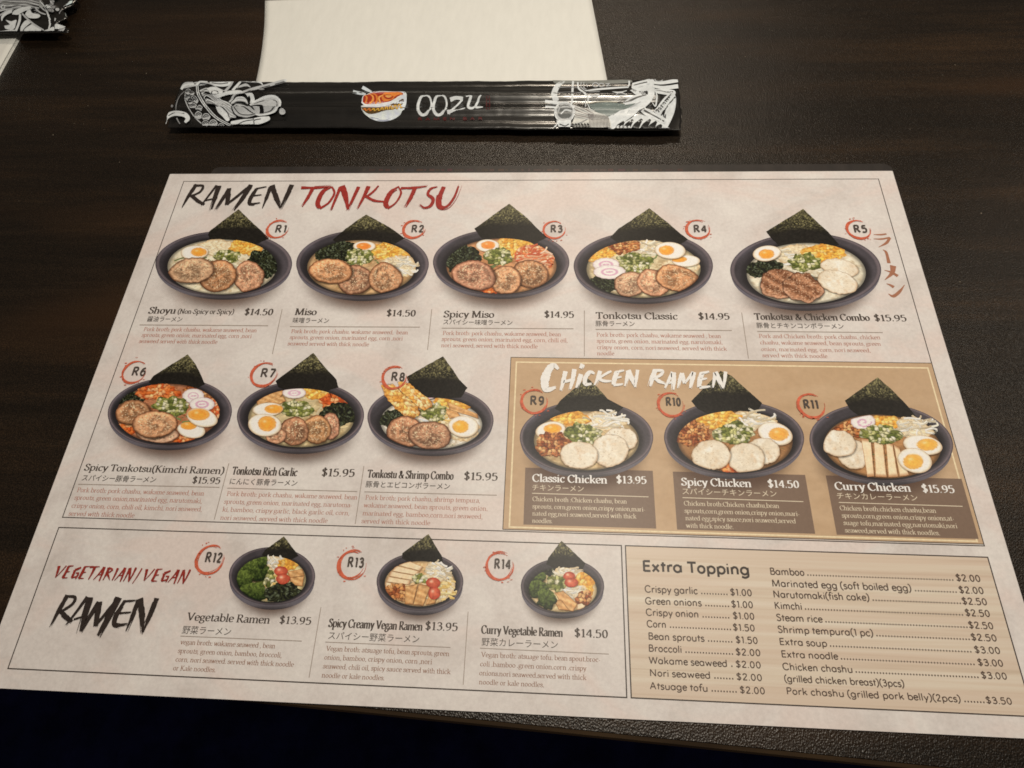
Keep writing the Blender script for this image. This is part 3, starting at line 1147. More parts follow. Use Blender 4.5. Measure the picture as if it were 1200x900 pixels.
# gold chicken panel
gK, gL = U(598, 418.7), U(590, 622.8)
gx = (gK[0] + gL[0]) / 2
gy0, gy1 = gK[1], -0.5012 * UNIT
gold = slab('chicken_panel', gx, gy1, Wf, gy0, 0.4 * LV, 2 * LV, M_GOLD, menu)
i0, i1 = U(605.2, 424.3), U(1145, 634.4)
frame('panel_border_line', i0[0], i0[1], i1[0], i1[1], 0.0006, 3, M_LINEC, gold)
frame('panel_edge_line', gx, gy0, Wf, gy1, 0.00030, 3, M_LINEB, gold)
for nm, q in (('text_box', [(615.7, 548.3), (764.8, 551.4), (769.2, 619.9), (613.2, 614.3)]),
              ('text_box', [(788.8, 552.4), (943.8, 556.8), (955.1, 625.8), (793, 620.4)]),
              ('text_box', [(967.9, 557), (1129.2, 561.3), (1144.6, 632.3), (980.1, 626)])):
    p = U(np.array([a[0] for a in q]), np.array([a[1] for a in q]))
    x0, x1 = (p[0, 0] + p[3, 0]) / 2, (p[1, 0] + p[2, 0]) / 2
    y0, y1 = (p[0, 1] + p[1, 1]) / 2, (p[2, 1] + p[3, 1]) / 2
    slab(nm, x0, y1, x1, y0, 2.3 * LV, 3.6 * LV, M_BOX, gold)

# wooden topping panel
tx0 = U(736.3, 728)[0]
wood = slab('topping_panel', tx0, yE, Wf, yD, 0.4 * LV, 2 * LV, M_WOODP, menu)
frame('panel_edge_line', tx0, yD, Wf, yE, 0.00042, 3, M_LINEB, wood)

# ------------------------------------------------------------------ printed bowls of ramen
KIND = {
    'pork': ('pork_slice', p_pork(), .07), 'porkl': ('pork_slice', p_pork((206, 164, 128)), .05),
    'sear': ('seared_pork_slice', p_seared, .09), 'chick': ('chicken_slice', p_chicken, .05),
    'egg': ('egg_half', None, .015), 'corn': ('corn', p_corn, .10), 'scal': ('green_onion', p_scall, .12),
    'waka': ('wakame_seaweed', p_wakame, .10), 'onion': ('crispy_onion', p_onion, .14),
    'kimchi': ('kimchi', p_kimchi, .12), 'nar': ('fish_cake', p_naruto, .045), 'broc': ('broccoli_floret', p_broccoli, .10),
    'tom': ('tomato_half', p_tomato, .03), 'tofu': ('tofu_slice', p_tofu, 0), 'bam': ('bamboo_shoot', p_bamboo, 0),
    'temp': ('shrimp_tempura', p_temp, .05), 'redsp': ('red_vegetable_shreds', p_redsp, .12), 'cream': ('noodles', p_cream, .10),
}


def strands(name, crop, cx, cy, rx, ry, n, cols, parent, level, wid=5.0, seed=1, length=1.0):
    rs = np.random.RandomState(seed)
    S = Strokes(level, fine=True)
    for k in range(n):
        a = rs.uniform(0, 6.28)
        r = math.sqrt(rs.rand()) * 0.75
        x, y = cx + rx * r * math.cos(a), cy + ry * r * math.sin(a)
        d = rs.uniform(-0.9, 0.9) + (math.pi if rs.rand() < .5 else 0)
        pts = []
        L_ = rs.uniform(0.35, 0.8) * rx * length
        for j in range(5):
            pts.append((x, y))
            d += rs.uniform(-0.45, 0.45)
            x += math.cos(d) * L_ / 4
            y += math.sin(d) * L_ / 4 * 0.7
        pts = np.array(pts)
        q = ((pts[:, 0] - cx) / rx) ** 2 + ((pts[:, 1] - cy) / ry) ** 2
        sc_ = np.maximum(np.sqrt(q), 1.0)
        pts = np.array([cx, cy]) + (pts - [cx, cy]) / sc_[:, None]
        px, py = crop(pts[:, 0], pts[:, 1])
        P = catmull(U(px, py), 3)
        c = np.array(cols[rs.randint(len(cols))], float)
        u1 = np.hypot(*(U(px[0] + 1, py[0]) - U(px[0], py[0]))) / crop.s
        S.add(P - [0, 0.00018], wid * u1 * 1.15, c * 0.80)
        S.add(P, wid * u1 * rs.uniform(0.8, 1.2), c * rs.uniform(0.86, 1.04) * [1, .975, .94])
    return S.build(name, M_PIC, parent)


WHITE_STR = [(240, 228, 204), (226, 208, 176), (246, 238, 222), (214, 192, 156)]
YEL_STR = [(238, 204, 132), (228, 188, 108), (244, 216, 156)]
RED_STR = [(226, 128, 82), (238, 172, 128), (206, 96, 60), (246, 206, 176)]


def bowl(crop, rim, broth, bcol, nori, items, label, deep=0.10, seed=1, base=4, shadow=True, tilt=0, soup=34):
    cx, cy, rx, ry = rim
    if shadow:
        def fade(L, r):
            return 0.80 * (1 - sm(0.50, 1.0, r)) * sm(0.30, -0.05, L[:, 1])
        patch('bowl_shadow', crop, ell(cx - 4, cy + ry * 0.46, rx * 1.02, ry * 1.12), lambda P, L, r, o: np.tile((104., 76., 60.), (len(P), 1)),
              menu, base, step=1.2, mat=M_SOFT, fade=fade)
    body = patch('bowl_picture', crop, ell(cx, cy + ry * deep, rx * 0.985, ry * 1.0, tilt), p_body, menu, base + 1, step=0.9, seed=seed)
    body['label'] = label
    inner = ((broth[0] - cx) / rx, -(broth[1] - cy) / ry, broth[2] / rx, broth[3] / ry)
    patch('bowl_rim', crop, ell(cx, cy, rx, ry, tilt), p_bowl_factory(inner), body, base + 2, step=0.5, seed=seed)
    lv = base + 3
    if nori is not None:
        patch('nori_sheet', crop, nori, p_nori, body, lv, step=0.38, seed=seed, rough=2.0)
    lv += 1
    patch('broth', crop, ell(*broth, tilt, wob=.008), p_broth(bcol), body, lv, step=0.6, seed=seed)
    bc = np.asarray(bcol, float)
    ins = (broth[0], broth[1], broth[2] * 1.01, broth[3] * 1.01)
    lv += 1
    strands('noodles', crop, broth[0], broth[1], broth[2] * 0.92, broth[3] * 0.92, n=soup,
            cols=[bc * 1.06, bc * [0.86, 0.78, 0.68], np.minimum(bc * [1.12, 1.14, 1.24], 246), bc * [0.92, 0.86, 0.78], (120, 132, 78), np.minimum(bc * 1.1, 246)], parent=body, level=lv, wid=6.0, seed=seed + 70, length=0.45)
    lv += 3
    for n, it in enumerate(items):
        lv += 1
        k = it[0]
        if k not in ('egg', 'broc') and not isinstance(it[1], (list, tuple)):
            q_ = 1.02 if k in ('pork', 'porkl', 'sear', 'chick', 'nar', 'tom') else 1.08
            it = it[:3] + (it[3] * q_, it[4] * q_) + it[5:]
        if k in ('temp', 'tofu', 'bam'):
            q_ = np.array(it[1], float)
            q_ = q_.mean(0) + (q_ - q_.mean(0)) * 1.10 + [4, 3]
            patch('printed_contact_shade', crop, q_, lambda P, L, r, o: np.tile((84., 52., 28.), (len(P), 1)), body, lv, step=1.0,
                  mat=M_SOFT, inside=None if k == 'temp' else ins, fade=lambda L, r: 0.7 * (1 - sm(0.84, 1.0, r)))
            lv += 1
        if k in ('pork', 'porkl', 'sear', 'chick', 'egg', 'nar', 'tom', 'broc') and not isinstance(it[1], (list, tuple)):
            patch('printed_contact_shade', crop, ell(it[1] + 3, it[2] + 4, it[3] * 1.08, it[4] * 1.09, it[5] if len(it) > 5 else 0),
                  lambda P, L, r, o: np.tile((54., 36., 24.), (len(P), 1)), body, lv, step=1.0, mat=M_SOFT, inside=ins,
                  fade=lambda L, r: 0.62 * (1 - sm(0.86, 1.0, r)))
            lv += 1
        if k in ('sprouts', 'yel', 'red'):
            cols = {'sprouts': WHITE_STR, 'yel': YEL_STR, 'red': RED_STR}[k]
            nm = {'sprouts': 'bean_sprouts', 'yel': 'noodles', 'red': 'chili_shreds'}[k]
            base_p = {'sprouts': p_cream, 'yel': p_cream, 'red': p_redsp}[k]
            patch(nm, crop, ell(*it[1:5], wob=.10, seed=n), base_p, body, lv, seed=n, rough=8, inside=ins)
            lv += 1
            strands(nm, crop, *it[1:5], n=int(26 * (it[2 + 1] * it[4] / 2800) ** 0.5) + 8, cols=cols, parent=body, level=lv, wid=7.0, seed=n + seed * 10)
            lv += 3
            continue
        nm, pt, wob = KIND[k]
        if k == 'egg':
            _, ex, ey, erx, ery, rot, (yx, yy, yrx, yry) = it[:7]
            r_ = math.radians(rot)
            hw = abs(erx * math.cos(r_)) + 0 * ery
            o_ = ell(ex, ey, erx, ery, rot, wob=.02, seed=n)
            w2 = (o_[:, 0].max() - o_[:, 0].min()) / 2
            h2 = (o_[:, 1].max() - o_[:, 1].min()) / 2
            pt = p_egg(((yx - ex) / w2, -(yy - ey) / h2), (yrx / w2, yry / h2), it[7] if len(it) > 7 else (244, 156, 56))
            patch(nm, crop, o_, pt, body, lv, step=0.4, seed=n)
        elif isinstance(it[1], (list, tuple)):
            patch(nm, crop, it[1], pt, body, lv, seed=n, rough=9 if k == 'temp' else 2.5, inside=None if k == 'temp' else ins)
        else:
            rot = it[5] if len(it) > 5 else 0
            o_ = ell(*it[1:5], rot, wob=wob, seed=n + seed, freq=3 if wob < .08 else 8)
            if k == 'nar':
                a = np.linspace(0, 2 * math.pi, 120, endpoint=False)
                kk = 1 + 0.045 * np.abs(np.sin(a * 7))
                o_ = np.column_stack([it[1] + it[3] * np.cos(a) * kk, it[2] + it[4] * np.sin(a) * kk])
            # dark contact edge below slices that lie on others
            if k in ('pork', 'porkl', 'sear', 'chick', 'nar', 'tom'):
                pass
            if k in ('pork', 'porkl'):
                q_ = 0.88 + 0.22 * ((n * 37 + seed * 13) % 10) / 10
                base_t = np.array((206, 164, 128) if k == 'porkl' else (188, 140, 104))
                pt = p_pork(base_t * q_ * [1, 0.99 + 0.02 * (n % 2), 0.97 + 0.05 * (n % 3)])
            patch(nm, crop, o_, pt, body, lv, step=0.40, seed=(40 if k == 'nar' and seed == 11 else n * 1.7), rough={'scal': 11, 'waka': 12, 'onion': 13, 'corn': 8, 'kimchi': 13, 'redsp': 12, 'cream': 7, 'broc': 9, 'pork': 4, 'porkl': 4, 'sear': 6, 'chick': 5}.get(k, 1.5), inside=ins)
    return body


c1 = Crop(140, 195, 900 / 220)
bowl(c1, (500, 467, 328, 157), (492, 482, 262, 132), (230, 216, 184),
     [(570, 205), (625, 258), (680, 308), (718, 345), (640, 380), (450, 380), (425, 330), (432, 310)],
     [('cream', 470, 388, 90, 34), ('corn', 610, 387, 82, 33), ('waka', 688, 468, 72, 66), ('scal', 515, 432, 62, 30),
      ('egg', 360, 413, 67, 33, -4, (380, 411, 38, 22)), ('pork', 620, 530, 72, 74), ('pork', 472, 526, 92, 72, -12),
      ('porkl', 347, 500, 108, 60, -8)], 'printed bowl with wakame on the right', seed=1)
c2 = Crop(330, 195, 900 / 220)
bowl(c2, (388, 468, 318, 162), (382, 485, 258, 132), (204, 164, 116),
     [(405, 230), (470, 265), (530, 300), (590, 345), (520, 385), (290, 385), (245, 352), (305, 300)],
     [('waka', 262, 408, 108, 52), ('corn', 525, 405, 92, 47), ('egg', 397, 383, 54, 24, 0, (394, 383, 38, 17), (238, 130, 50)),
      ('sprouts', 570, 478, 82, 48), ('scal', 375, 434, 62, 36), ('pork', 350, 543, 84, 70), ('pork', 236, 503, 104, 58),
      ('pork', 497, 537, 80, 72)], 'printed bowl with three pork slices and corn', seed=2)
c3 = Crop(490, 200, 900 / 220)
bowl(c3, (398, 440, 327, 160), (400, 458, 264, 132), (206, 146, 98),
     [(437, 158), (520, 225), (590, 295), (620, 320), (560, 350), (340, 350), (300, 320), (270, 278)],
     [('waka', 210, 425, 84, 66), ('corn', 455, 370, 95, 48), ('red', 560, 418, 88, 62), ('egg', 333, 360, 56, 30, 0, (336, 358, 36, 20), (240, 138, 62)),
      ('scal', 385, 412, 64, 40), ('kimchi', 360, 560, 60, 30), ('pork', 540, 495, 84, 66, 10), ('pork', 420, 525, 74, 68), ('pork', 268, 503, 104, 70, 5)],
     'printed bowl with red shreds and three pork slices', seed=3)
c4 = Crop(660, 205, 900 / 220)
bowl(c4, (384, 437, 334, 166), (385, 452, 274, 137), (216, 196, 154),
     [(412, 160), (500, 228), (560, 280), (600, 310), (540, 345), (290, 345), (225, 300), (265, 258)],
     [('corn', 188, 378, 66, 38, -20), ('waka', 190, 525, 68, 42), ('sprouts', 400, 348, 90, 34), ('onion', 285, 330, 84, 42),
      ('cream', 560, 440, 80, 40), ('scal', 345, 420, 82, 46), ('egg', 588, 413, 68, 28, 0, (556, 405, 38, 15)),
      ('egg', 512, 363, 75, 40, 4, (495, 362, 38, 24)), ('nar', 205, 430, 62, 30), ('nar', 222, 466, 74, 32),
      ('porkl', 320, 525, 74, 60), ('pork', 432, 518, 80, 62, 22), ('pork', 545, 496, 106, 60, 12)],
     'printed bowl with two egg halves and two pink swirled fish cakes', seed=4)
c5 = Crop(850, 200, 3.75)
bowl(c5, (353, 437, 332, 163), (355, 452, 262, 134), (228, 216, 190),
     [(342, 168), (400, 222), (455, 272), (500, 325), (430, 350), (250, 345), (205, 300), (178, 268)],
     [('sprouts', 310, 372, 78, 44), ('corn', 435, 362, 90, 40), ('waka', 175, 432, 76, 38), ('scal', 350, 405, 68, 38),
      ('egg', 182, 364, 62, 34, -6, (180, 367, 35, 22)), ('chick', 502, 427, 82, 38, 10), ('sear', 240, 498, 92, 62, -6), ('sear', 342, 515, 90, 62, 8),
      ('chick', 492, 490, 90, 48, 16)], 'printed bowl with pork and two white chicken slices', seed=5)
c6 = Crop(80, 400, 900 / 220)
bowl(c6, (487, 340, 298, 166), (478, 346, 248, 142), (188, 122, 84),
     [(573, 62), (610, 110), (635, 158), (655, 205), (600, 235), (420, 225), (385, 195), (410, 165)],
     [('waka', 305, 275, 62, 34), ('kimchi', 430, 243, 96, 38), ('onion', 640, 250, 80, 48, 10), ('redsp', 690, 330, 34, 50), ('kimchi', 285, 420, 50, 36),
      ('nar', 600, 262, 50, 33), ('nar', 642, 302, 58, 32), ('scal', 495, 312, 78, 46), ('kimchi', 545, 460, 60, 26), ('egg', 590, 426, 68, 38, 8, (578, 405, 40, 20)),
      ('egg', 642, 366, 75, 44, 14, (626, 352, 54, 29)), ('porkl', 430, 445, 100, 42), ('pork', 312, 342, 84, 58, -8), ('pork', 415, 398, 104, 66, -4)],
     'printed bowl with kimchi, two egg halves and fish cakes', seed=6, tilt=-2)
c7 = Crop(250, 400, 900 / 220)
bowl(c7, (418, 357, 305, 167), (422, 368, 254, 140), (206, 184, 138),
     [(480, 55), (535, 125), (590, 182), (600, 220), (540, 240), (370, 240), (310, 220), (298, 190)],
     [('bam', [(205, 268), (320, 225), (340, 240), (318, 275), (212, 305)]), ('bam', [(240, 300), (335, 262), (350, 285), (262, 325)]), ('corn', 500, 248, 66, 32),
      ('kimchi', 590, 288, 70, 40), ('nar', 388, 247, 54, 26), ('waka', 605, 352, 92, 50, -8), ('scal', 400, 326, 78, 36), ('egg', 262, 327, 74, 32, -4, (290, 325, 45, 22)),
      ('pork', 562, 408, 44, 64), ('pork', 496, 424, 66, 70), ('pork', 388, 432, 68, 68), ('pork', 300, 452, 50, 40), ('egg', 247, 402, 80, 54, 4, (258, 395, 45, 38))],
     'printed bowl with two egg halves and a row of pork slices', seed=7, tilt=-1)
c8 = Crop(410, 410, 900 / 210)
bowl(c8, (405, 347, 317, 170), (408, 370, 256, 128), (234, 224, 204),
     [(468, 32), (510, 90), (550, 150), (590, 190), (560, 240), (380, 250), (310, 215), (285, 135)],
     [('cream', 560, 400, 90, 50), ('corn', 522, 262, 92, 42, 8), ('yel', 450, 328, 62, 50), ('nar', 398, 222, 40, 24),
      ('bam', [(470, 290), (540, 310), (560, 340), (500, 345)]), ('bam', [(488, 262), (640, 322), (645, 345), (500, 300)]),
      ('waka', 220, 350, 66, 46), 
      ('scal', 420, 314, 62, 44),
      ('temp', [(240, 160), (296, 166), (352, 212), (410, 258), (412, 288), (374, 304), (320, 280), (258, 226)]),
      ('temp', [(158, 178), (215, 172), (266, 220), (342, 288), (352, 320), (322, 342), (276, 336), (220, 284), (176, 232)]), ('pork', 280, 412, 94, 76, -6), ('pork', 402, 430, 108, 70, 4), ('egg', 570, 386, 76, 54, 4, (557, 386, 42, 33), (240, 172, 62))],
     'printed bowl with two shrimp tempura', seed=8, tilt=2)
c9 = Crop(590, 415, 900 / 220)
bowl(c9, (398, 400, 320, 176), (398, 415, 251, 142), (200, 172, 126),
     [(400, 112), (452, 160), (500, 215), (575, 255), (540, 290), (300, 290), (245, 262), (270, 225)],
     [('sprouts', 490, 318, 104, 46), ('corn', 315, 310, 88, 38), ('egg', 226, 366, 72, 42, -8, (236, 358, 44, 24), (244, 160, 50)), ('scal', 380, 385, 84, 48), ('onion', 236, 435, 82, 54),
      ('chick', 562, 410, 76, 58), ('chick', 510, 462, 86, 76), ('chick', 362, 485, 90, 64)], 'printed bowl with three round chicken slices and crispy onion', seed=9, base=5)
c10 = Crop(760, 415, 900 / 220)
bowl(c10, (410, 402, 336, 180), (415, 420, 276, 146), (166, 118, 74),
     [(345, 80), (400, 105), (470, 170), (545, 235), (520, 275), (290, 290), (235, 262), (205, 225)],
     [('sprouts', 505, 312, 104, 48), ('corn', 330, 312, 106, 44), ('onion', 212, 382, 80, 56), ('scal', 410, 380, 92, 50), ('egg', 607, 382, 86, 52, 16, (624, 384, 50, 33), (240, 166, 70)),
      ('kimchi', 405, 548, 60, 26), ('chick', 548, 466, 80, 62), ('chick', 468, 500, 86, 74), ('chick', 300, 484, 92, 70)],
     'printed bowl with three chicken slices and one egg half on the right', seed=10, base=5, tilt=1)
c11 = Crop(930, 425, 900 / 220)
bowl(c11, (420, 382, 345, 188), (425, 402, 280, 152), (172, 124, 78),
     [(403, 70), (470, 130), (540, 200), (590, 262), (520, 280), (320, 260), (270, 225), (245, 182)],
     [('onion', 245, 300, 88, 48), ('corn', 435, 290, 80, 34), ('sprouts', 590, 306, 94, 50), ('nar', 332, 282, 56, 37), ('onion', 350, 340, 60, 26), ('chick', 285, 440, 74, 68, 25), ('chick', 215, 388, 84, 62, 12),
      ('tofu', [(322, 362), (370, 368), (386, 545), (352, 548)]), ('tofu', [(382, 366), (428, 388), (446, 550), (392, 546)]), ('tofu', [(440, 374), (474, 392), (500, 548), (454, 550)]), ('tofu', [(478, 392), (506, 410), (552, 540), (508, 546)]),
      ('scal', 420, 345, 94, 42), ('egg', 618, 396, 95, 46, 10, (640, 394, 52, 30), (242, 176, 74)), ('egg', 580, 470, 84, 58, 16, (573, 475, 50, 38), (242, 176, 74))],
     'printed bowl with tofu strips, two egg halves and a swirled fish cake', seed=11, base=5, tilt=4)
c12 = Crop(190, 600, 900 / 210)
bowl(c12, (552, 322, 217, 146), (550, 338, 172, 114), (226, 208, 152),
     [(612, 122), (640, 160), (665, 192), (685, 220), (640, 245), (520, 232), (500, 215), (518, 190)],
     [('sprouts', 565, 258, 66, 40), ('corn', 632, 262, 48, 30), ('bam', [(630, 300), (705, 285), (715, 320), (640, 330)]), ('bam', [(640, 330), (715, 322), (705, 372), (650, 370)]),
      ('yel', 525, 340, 60, 62), ('scal', 515, 330, 50, 44), ('broc', 455, 290, 74, 62), ('broc', 502, 248, 28, 36), ('broc', 412, 340, 48, 46), ('broc', 462, 402, 74, 46),
      ('waka', 612, 406, 90, 48), ('tom', 597, 297, 34, 24), ('tom', 608, 336, 35, 26)],
     'printed small bowl with broccoli on the left and tomato', deep=0.16, seed=12)
c13 = Crop(365, 600, 900 / 210)
bowl(c13, (545, 350, 218, 146), (545, 360, 176, 114), (232, 194, 142),
     [(588, 110), (620, 165), (655, 220), (660, 250), (600, 268), (500, 262), (455, 232), (455, 208)],
     [('yel', 672, 385, 52, 70), ('sprouts', 640, 295, 66, 52), ('tofu', [(372, 352), (470, 368), (462, 388), (370, 385)]), ('tofu', [(385, 325), (500, 345), (490, 366), (376, 350)]),
      ('tofu', [(400, 297), (520, 320), (508, 343), (388, 322)]), ('tofu', [(425, 270), (540, 298), (528, 318), (404, 296)]), ('tofu', [(475, 240), (560, 275), (545, 296), (435, 268)]),
      ('onion', 425, 405, 60, 42), ('bam', [(470, 375), (535, 360), (510, 465), (468, 460)]), ('bam', [(540, 362), (600, 370), (560, 470), (512, 466)]), ('bam', [(600, 385), (640, 400), (620, 458), (575, 466)]),
      ('scal', 545, 333, 36, 26), ('tom', 612, 356, 36, 26), ('tom', 617, 408, 30, 32)],
     'printed small bowl with sliced tofu fanned on the left', deep=0.16, seed=13)
c14 = Crop(535, 610, 900 / 220)
bowl(c14, (508, 315, 200, 134), (510, 333, 162, 106), (226, 198, 146),
     [(503, 97), (560, 150), (618, 205), (600, 245), (540, 238), (465, 228), (430, 210), (440, 178)],
     [('waka', 460, 226, 52, 40), ('sprouts', 535, 246, 66, 26), ('corn', 612, 310, 48, 60), ('cream', 570, 352, 60, 40), ('sprouts', 560, 340, 50, 30),
      ('bam', [(470, 345), (510, 335), (580, 400), (560, 436), (520, 430)]), ('bam', [(468, 385), (500, 380), (540, 430), (490, 428)]), ('tofu', [(580, 385), (625, 385), (610, 425), (575, 428)]),
      ('onion', 612, 370, 38, 34), ('broc', 382, 275, 48, 38), ('broc', 390, 330, 52, 44), ('broc', 432, 378, 46, 50), ('scal', 482, 300, 46, 40), ('tom', 540, 266, 28, 20), ('tom', 550, 298, 33, 22)],
     'printed small bowl with broccoli on the left and corn on the right', deep=0.16, seed=14)

# ------------------------------------------------------------------ number badges
def badge(text, cx, cy, rx, tx0, tx1, tb, th, seed):
    c = U(cx, cy)
    R = abs(U(cx + rx, cy)[0] - c[0])
    rs = np.random.RandomState(seed)
    S = Strokes(62)
    for q in range(7):
        a0 = 62 + rs.uniform(-14, 14)
        a1 = a0 + rs.uniform(250, 318)
        a = np.radians(np.linspace(a0, a1, 46))
        off = rs.uniform(-0.11, 0.08)
        rr = R * (1 + off + 0.03 * np.sin(a * 3 + q) + 0.05 * np.cos(a - 4.0))
        prof = np.sin(np.linspace(0.12, math.pi - 0.05, 46)) ** 0.8
        wd = R * (0.015 + rs.uniform(0.03, 0.12) * prof * (0.35 + 0.65 * np.clip(0.5 - 0.5 * np.cos(a - 0.6), 0, 1))) * (1 + 0.25 * rs.uniform(-1, 1, 46))
        S.add(np.column_stack([c[0] + rr * np.cos(a), c[1] + rr * np.sin(a)]), wd)
    for q in range(9):
        a = math.radians(rs.uniform(100, 330))
        rr = R * rs.uniform(1.08, 1.35)
        p = c + rr * np.array([math.cos(a), math.sin(a)])
        l_ = R * rs.uniform(0.03, 0.10)
        S.add(np.array([p, p + [l_, l_ * .3], p + [2 * l_, l_ * .2]]), R * rs.uniform(0.03, 0.08))
    o = S.build('number_ring', M_RING, menu)
    lettering([(text, tx0, tb, tx1, th)], 'number', o, 66, M_BLACK, thick=.19, sans=True, spacing=.08)


for t in (('R1', 326.3, 268.4, 12.6, 321.5, 336.5, 272.5, 8.2), ('R2', 485.7, 268.6, 12.8, 481.2, 497.5, 272.3, 8.0),
          ('R3', 650.1, 269.2, 13.2, 644.5, 660.2, 272.3, 8.0), ('R4', 818.2, 268.6, 13.4, 812.5, 829.5, 272.3, 8.0),
          ('R5', 1006.5, 268.8, 14.4, 1000.5, 1017.8, 272.5, 8.2), ('R6', 158.7, 435.9, 14.2, 153.5, 171.5, 440.0, 9.6),
          ('R7', 310.4, 438.6, 14.6, 304.3, 323.0, 441.8, 9.6), ('R8', 463.2, 442.2, 14.4, 457.5, 475.5, 446.2, 9.6),
          ('R9', 626.7, 470.0, 14.8, 620.5, 639.0, 474.2, 9.8), ('R10', 786.9, 473.7, 15.2, 780.0, 799.0, 475.4, 9.4),
          ('R11', 950.8, 475.1, 16.0, 941.5, 960.8, 478.6, 9.8), ('R12', 247.2, 655.2, 15.6, 239.5, 260.5, 658.5, 11.2),
          ('R13', 413.5, 661.1, 16.0, 406.5, 427.0, 664.2, 11.2), ('R14', 586.3, 662.6, 15.6, 578.5, 599.5, 666.0, 11.0)):
    badge(*t, seed=int(t[1]))

# ------------------------------------------------------------------ names, prices, descriptions
HN, HD = 7.6, 5.0


def dish(name, price, jp, rl, desc, hn=7.6, hd=4.5, extra=None, mat=None, dmat=None, jmat=None, lmat=None, bold=.22, jb=0.007):
    mat, dmat, jmat, lmat = mat or M_BLACK, dmat or M_DESC, jmat or M_JP, lmat or M_LINE
    lettering([name + (hn,)], 'dish_name', menu, 12, mat, thick=bold, thin=.085)
    if extra:
        lettering([extra], 'dish_note', menu, 12, mat, thick=.18, thin=.08)
    lettering([price + (hn,)], 'price', menu, 12, mat, thick=bold, thin=.085)
    kana(*jp, name='japanese_name', parent=menu, level=12, mat=jmat, bold=jb)
    rule([rl], 0.9, 'rule_line', menu, 12, lmat)
    lettering([d + (hd,) for d in desc], 'description', menu, 12, dmat, thick=.145, thin=.055)


WK = 'Pork broth: pork chashu, wakame seaweed, bean'
dish(('Shoyu', 173.5, 367.4, 205.5), ('$14.50', 285.5, 369.1, 319.7), ('醤油ラーメン', 171.8, 376.6, 212.9, 6.2), (163.7, 380.8, 314.1, 381.8),
     [(WK, 168.1, 387.9, 300.6), ('sprouts, green onion, marinated egg, corn ,nori', 165.7, 394.6, 294.5), ('seaweed served with thick noodle', 162.5, 401.9, 254.4)],
     extra=('(Non-Spicy or Spicy)', 207.7, 367.6, 273.7, 5.6))
dish(('Miso', 345.2, 369.1, 370.8), ('$14.50', 452.2, 370.5, 487.2), ('味噌ラーメン', 342.7, 378.3, 385, 6.4), (339.8, 382.8, 492.1, 383.4),
     [('Pork broth: pork chashu, wakame seaweed,  bean', 341, 390.3, 477.9), ('sprouts, green onion, marinated egg, corn ,nori', 339.3, 397.3, 471.8), ('seaweed served with thick noodle', 336.8, 404.7, 432.2)])
dish(('Spicy Miso', 519.8, 371.8, 579.2), ('$14.95', 637.4, 372.1, 672.9), ('スパイシー味噌ラーメン', 519.3, 380.2, 600.5, 6.2), (517.6, 384.6, 672.1, 385.3),
     [(WK, 518.8, 392.4, 657.5), ('sprouts, green onion, marinated egg, corn, chili oil,', 517.6, 399.4, 665.3), ('nori seaweed, served with thick noodle', 516.9, 406.8, 630.1)])
dish(('Tonkotsu Classic', 698.4, 373.5, 794.5), ('$14.95', 818.2, 374.2, 855.6), ('豚骨ラーメン', 697.9, 382, 743.9, 6.4), (697.9, 386, 857.6, 387.4),
     [('Pork broth: pork chashu, wakame seaweed , bean', 699.1, 394.4, 845.1), ('sprouts, green onion, marinated egg, narutomaki,', 699.3, 401.6, 847), ('crispy onion, corn, nori seaweed, served with thick', 699.5, 409, 852), ('noodle', 699.7, 416.2, 720)])
dish(('Tonkotsu & Chicken Combo', 884.7, 374.7, 1019.9), ('$15.95', 1024.7, 376.2, 1063.3), ('豚骨とチキンコンボラーメン', 886.8, 384.3, 989.2, 6.4), (887.3, 388.4, 1034.5, 389.8),
     [('Pork and Chicken broth: pork chashu, chicken', 889.5, 396, 1032.1), ('chashu, wakame seaweed, bean sprouts, green', 890.8, 403.5, 1032.7), ('onion, marinated egg, corn, nori seaweed,', 892.1, 411.3, 1020.7), ('served with thick noodle', 893.5, 418.6, 970)])
dish(('Spicy Tonkotsu(Kimchi Ramen)', 98.3, 551.3, 262.2), ('$15.95', 224.3, 566.2, 257.7), ('スパイシー豚骨ラーメン', 95.4, 563.2, 182, 7.4), (91.7, 567.5, 257.3, 571.1),
     [(WK, 89.8, 576.6, 238.9), ('sprouts, green onion,marinated egg, narutomaki,', 86.6, 585.4, 236.5), ('crispy onion, corn, chili oil, kimchi, nori seaweed,', 83.2, 594.8, 236.5), ('served with thick noodle', 80, 604.2, 157)], hn=7.8, hd=5.3)
dish(('Tonkotsu Rich Garlic', 271.5, 556, 347.8), ('$15.95', 375.9, 557.8, 415.5), ('にんにく豚骨ラーメン', 268.8, 567.4, 347.8, 7.4), (266.4, 572, 418.7, 576.1),
     [(WK, 265.4, 581, 418.7), ('sprouts, green onion, marinated egg, narutoma-', 262.2, 590.2, 412.6), ('ki, bamboo, crispy garlic, black garlic oil, corn,', 260.3, 599.4, 409.4), ('nori seaweed, served with thick noodle', 257.8, 609, 383.7)], hn=9.2, hd=5.3)
dish(('Tonkostu & Shrimp Combo', 430.3, 559.6, 531.3), ('$15.95', 543, 562.2, 583.4), ('豚骨とエビコンボラーメン', 428.2, 570.8, 527.1, 7.4), (427, 576.4, 582.2, 580.4),
     [('Pork broth: pork chashu, shrimp tempura,', 428, 585.4, 562.8), ('wakame seaweed, bean sprouts, green onion,', 425.9, 594.4, 571.5), ('marinated egg, bamboo,corn,nori seaweed,', 424.7, 603.8, 565.6), ('served with thick noodle', 423.3, 613, 504)], hn=9.2, hd=5.3)
CH = dict(mat=M_WHITE, dmat=M_CREAM, jmat=M_CREAM, lmat=M_CREAM, jb=0.0, bold=.22)
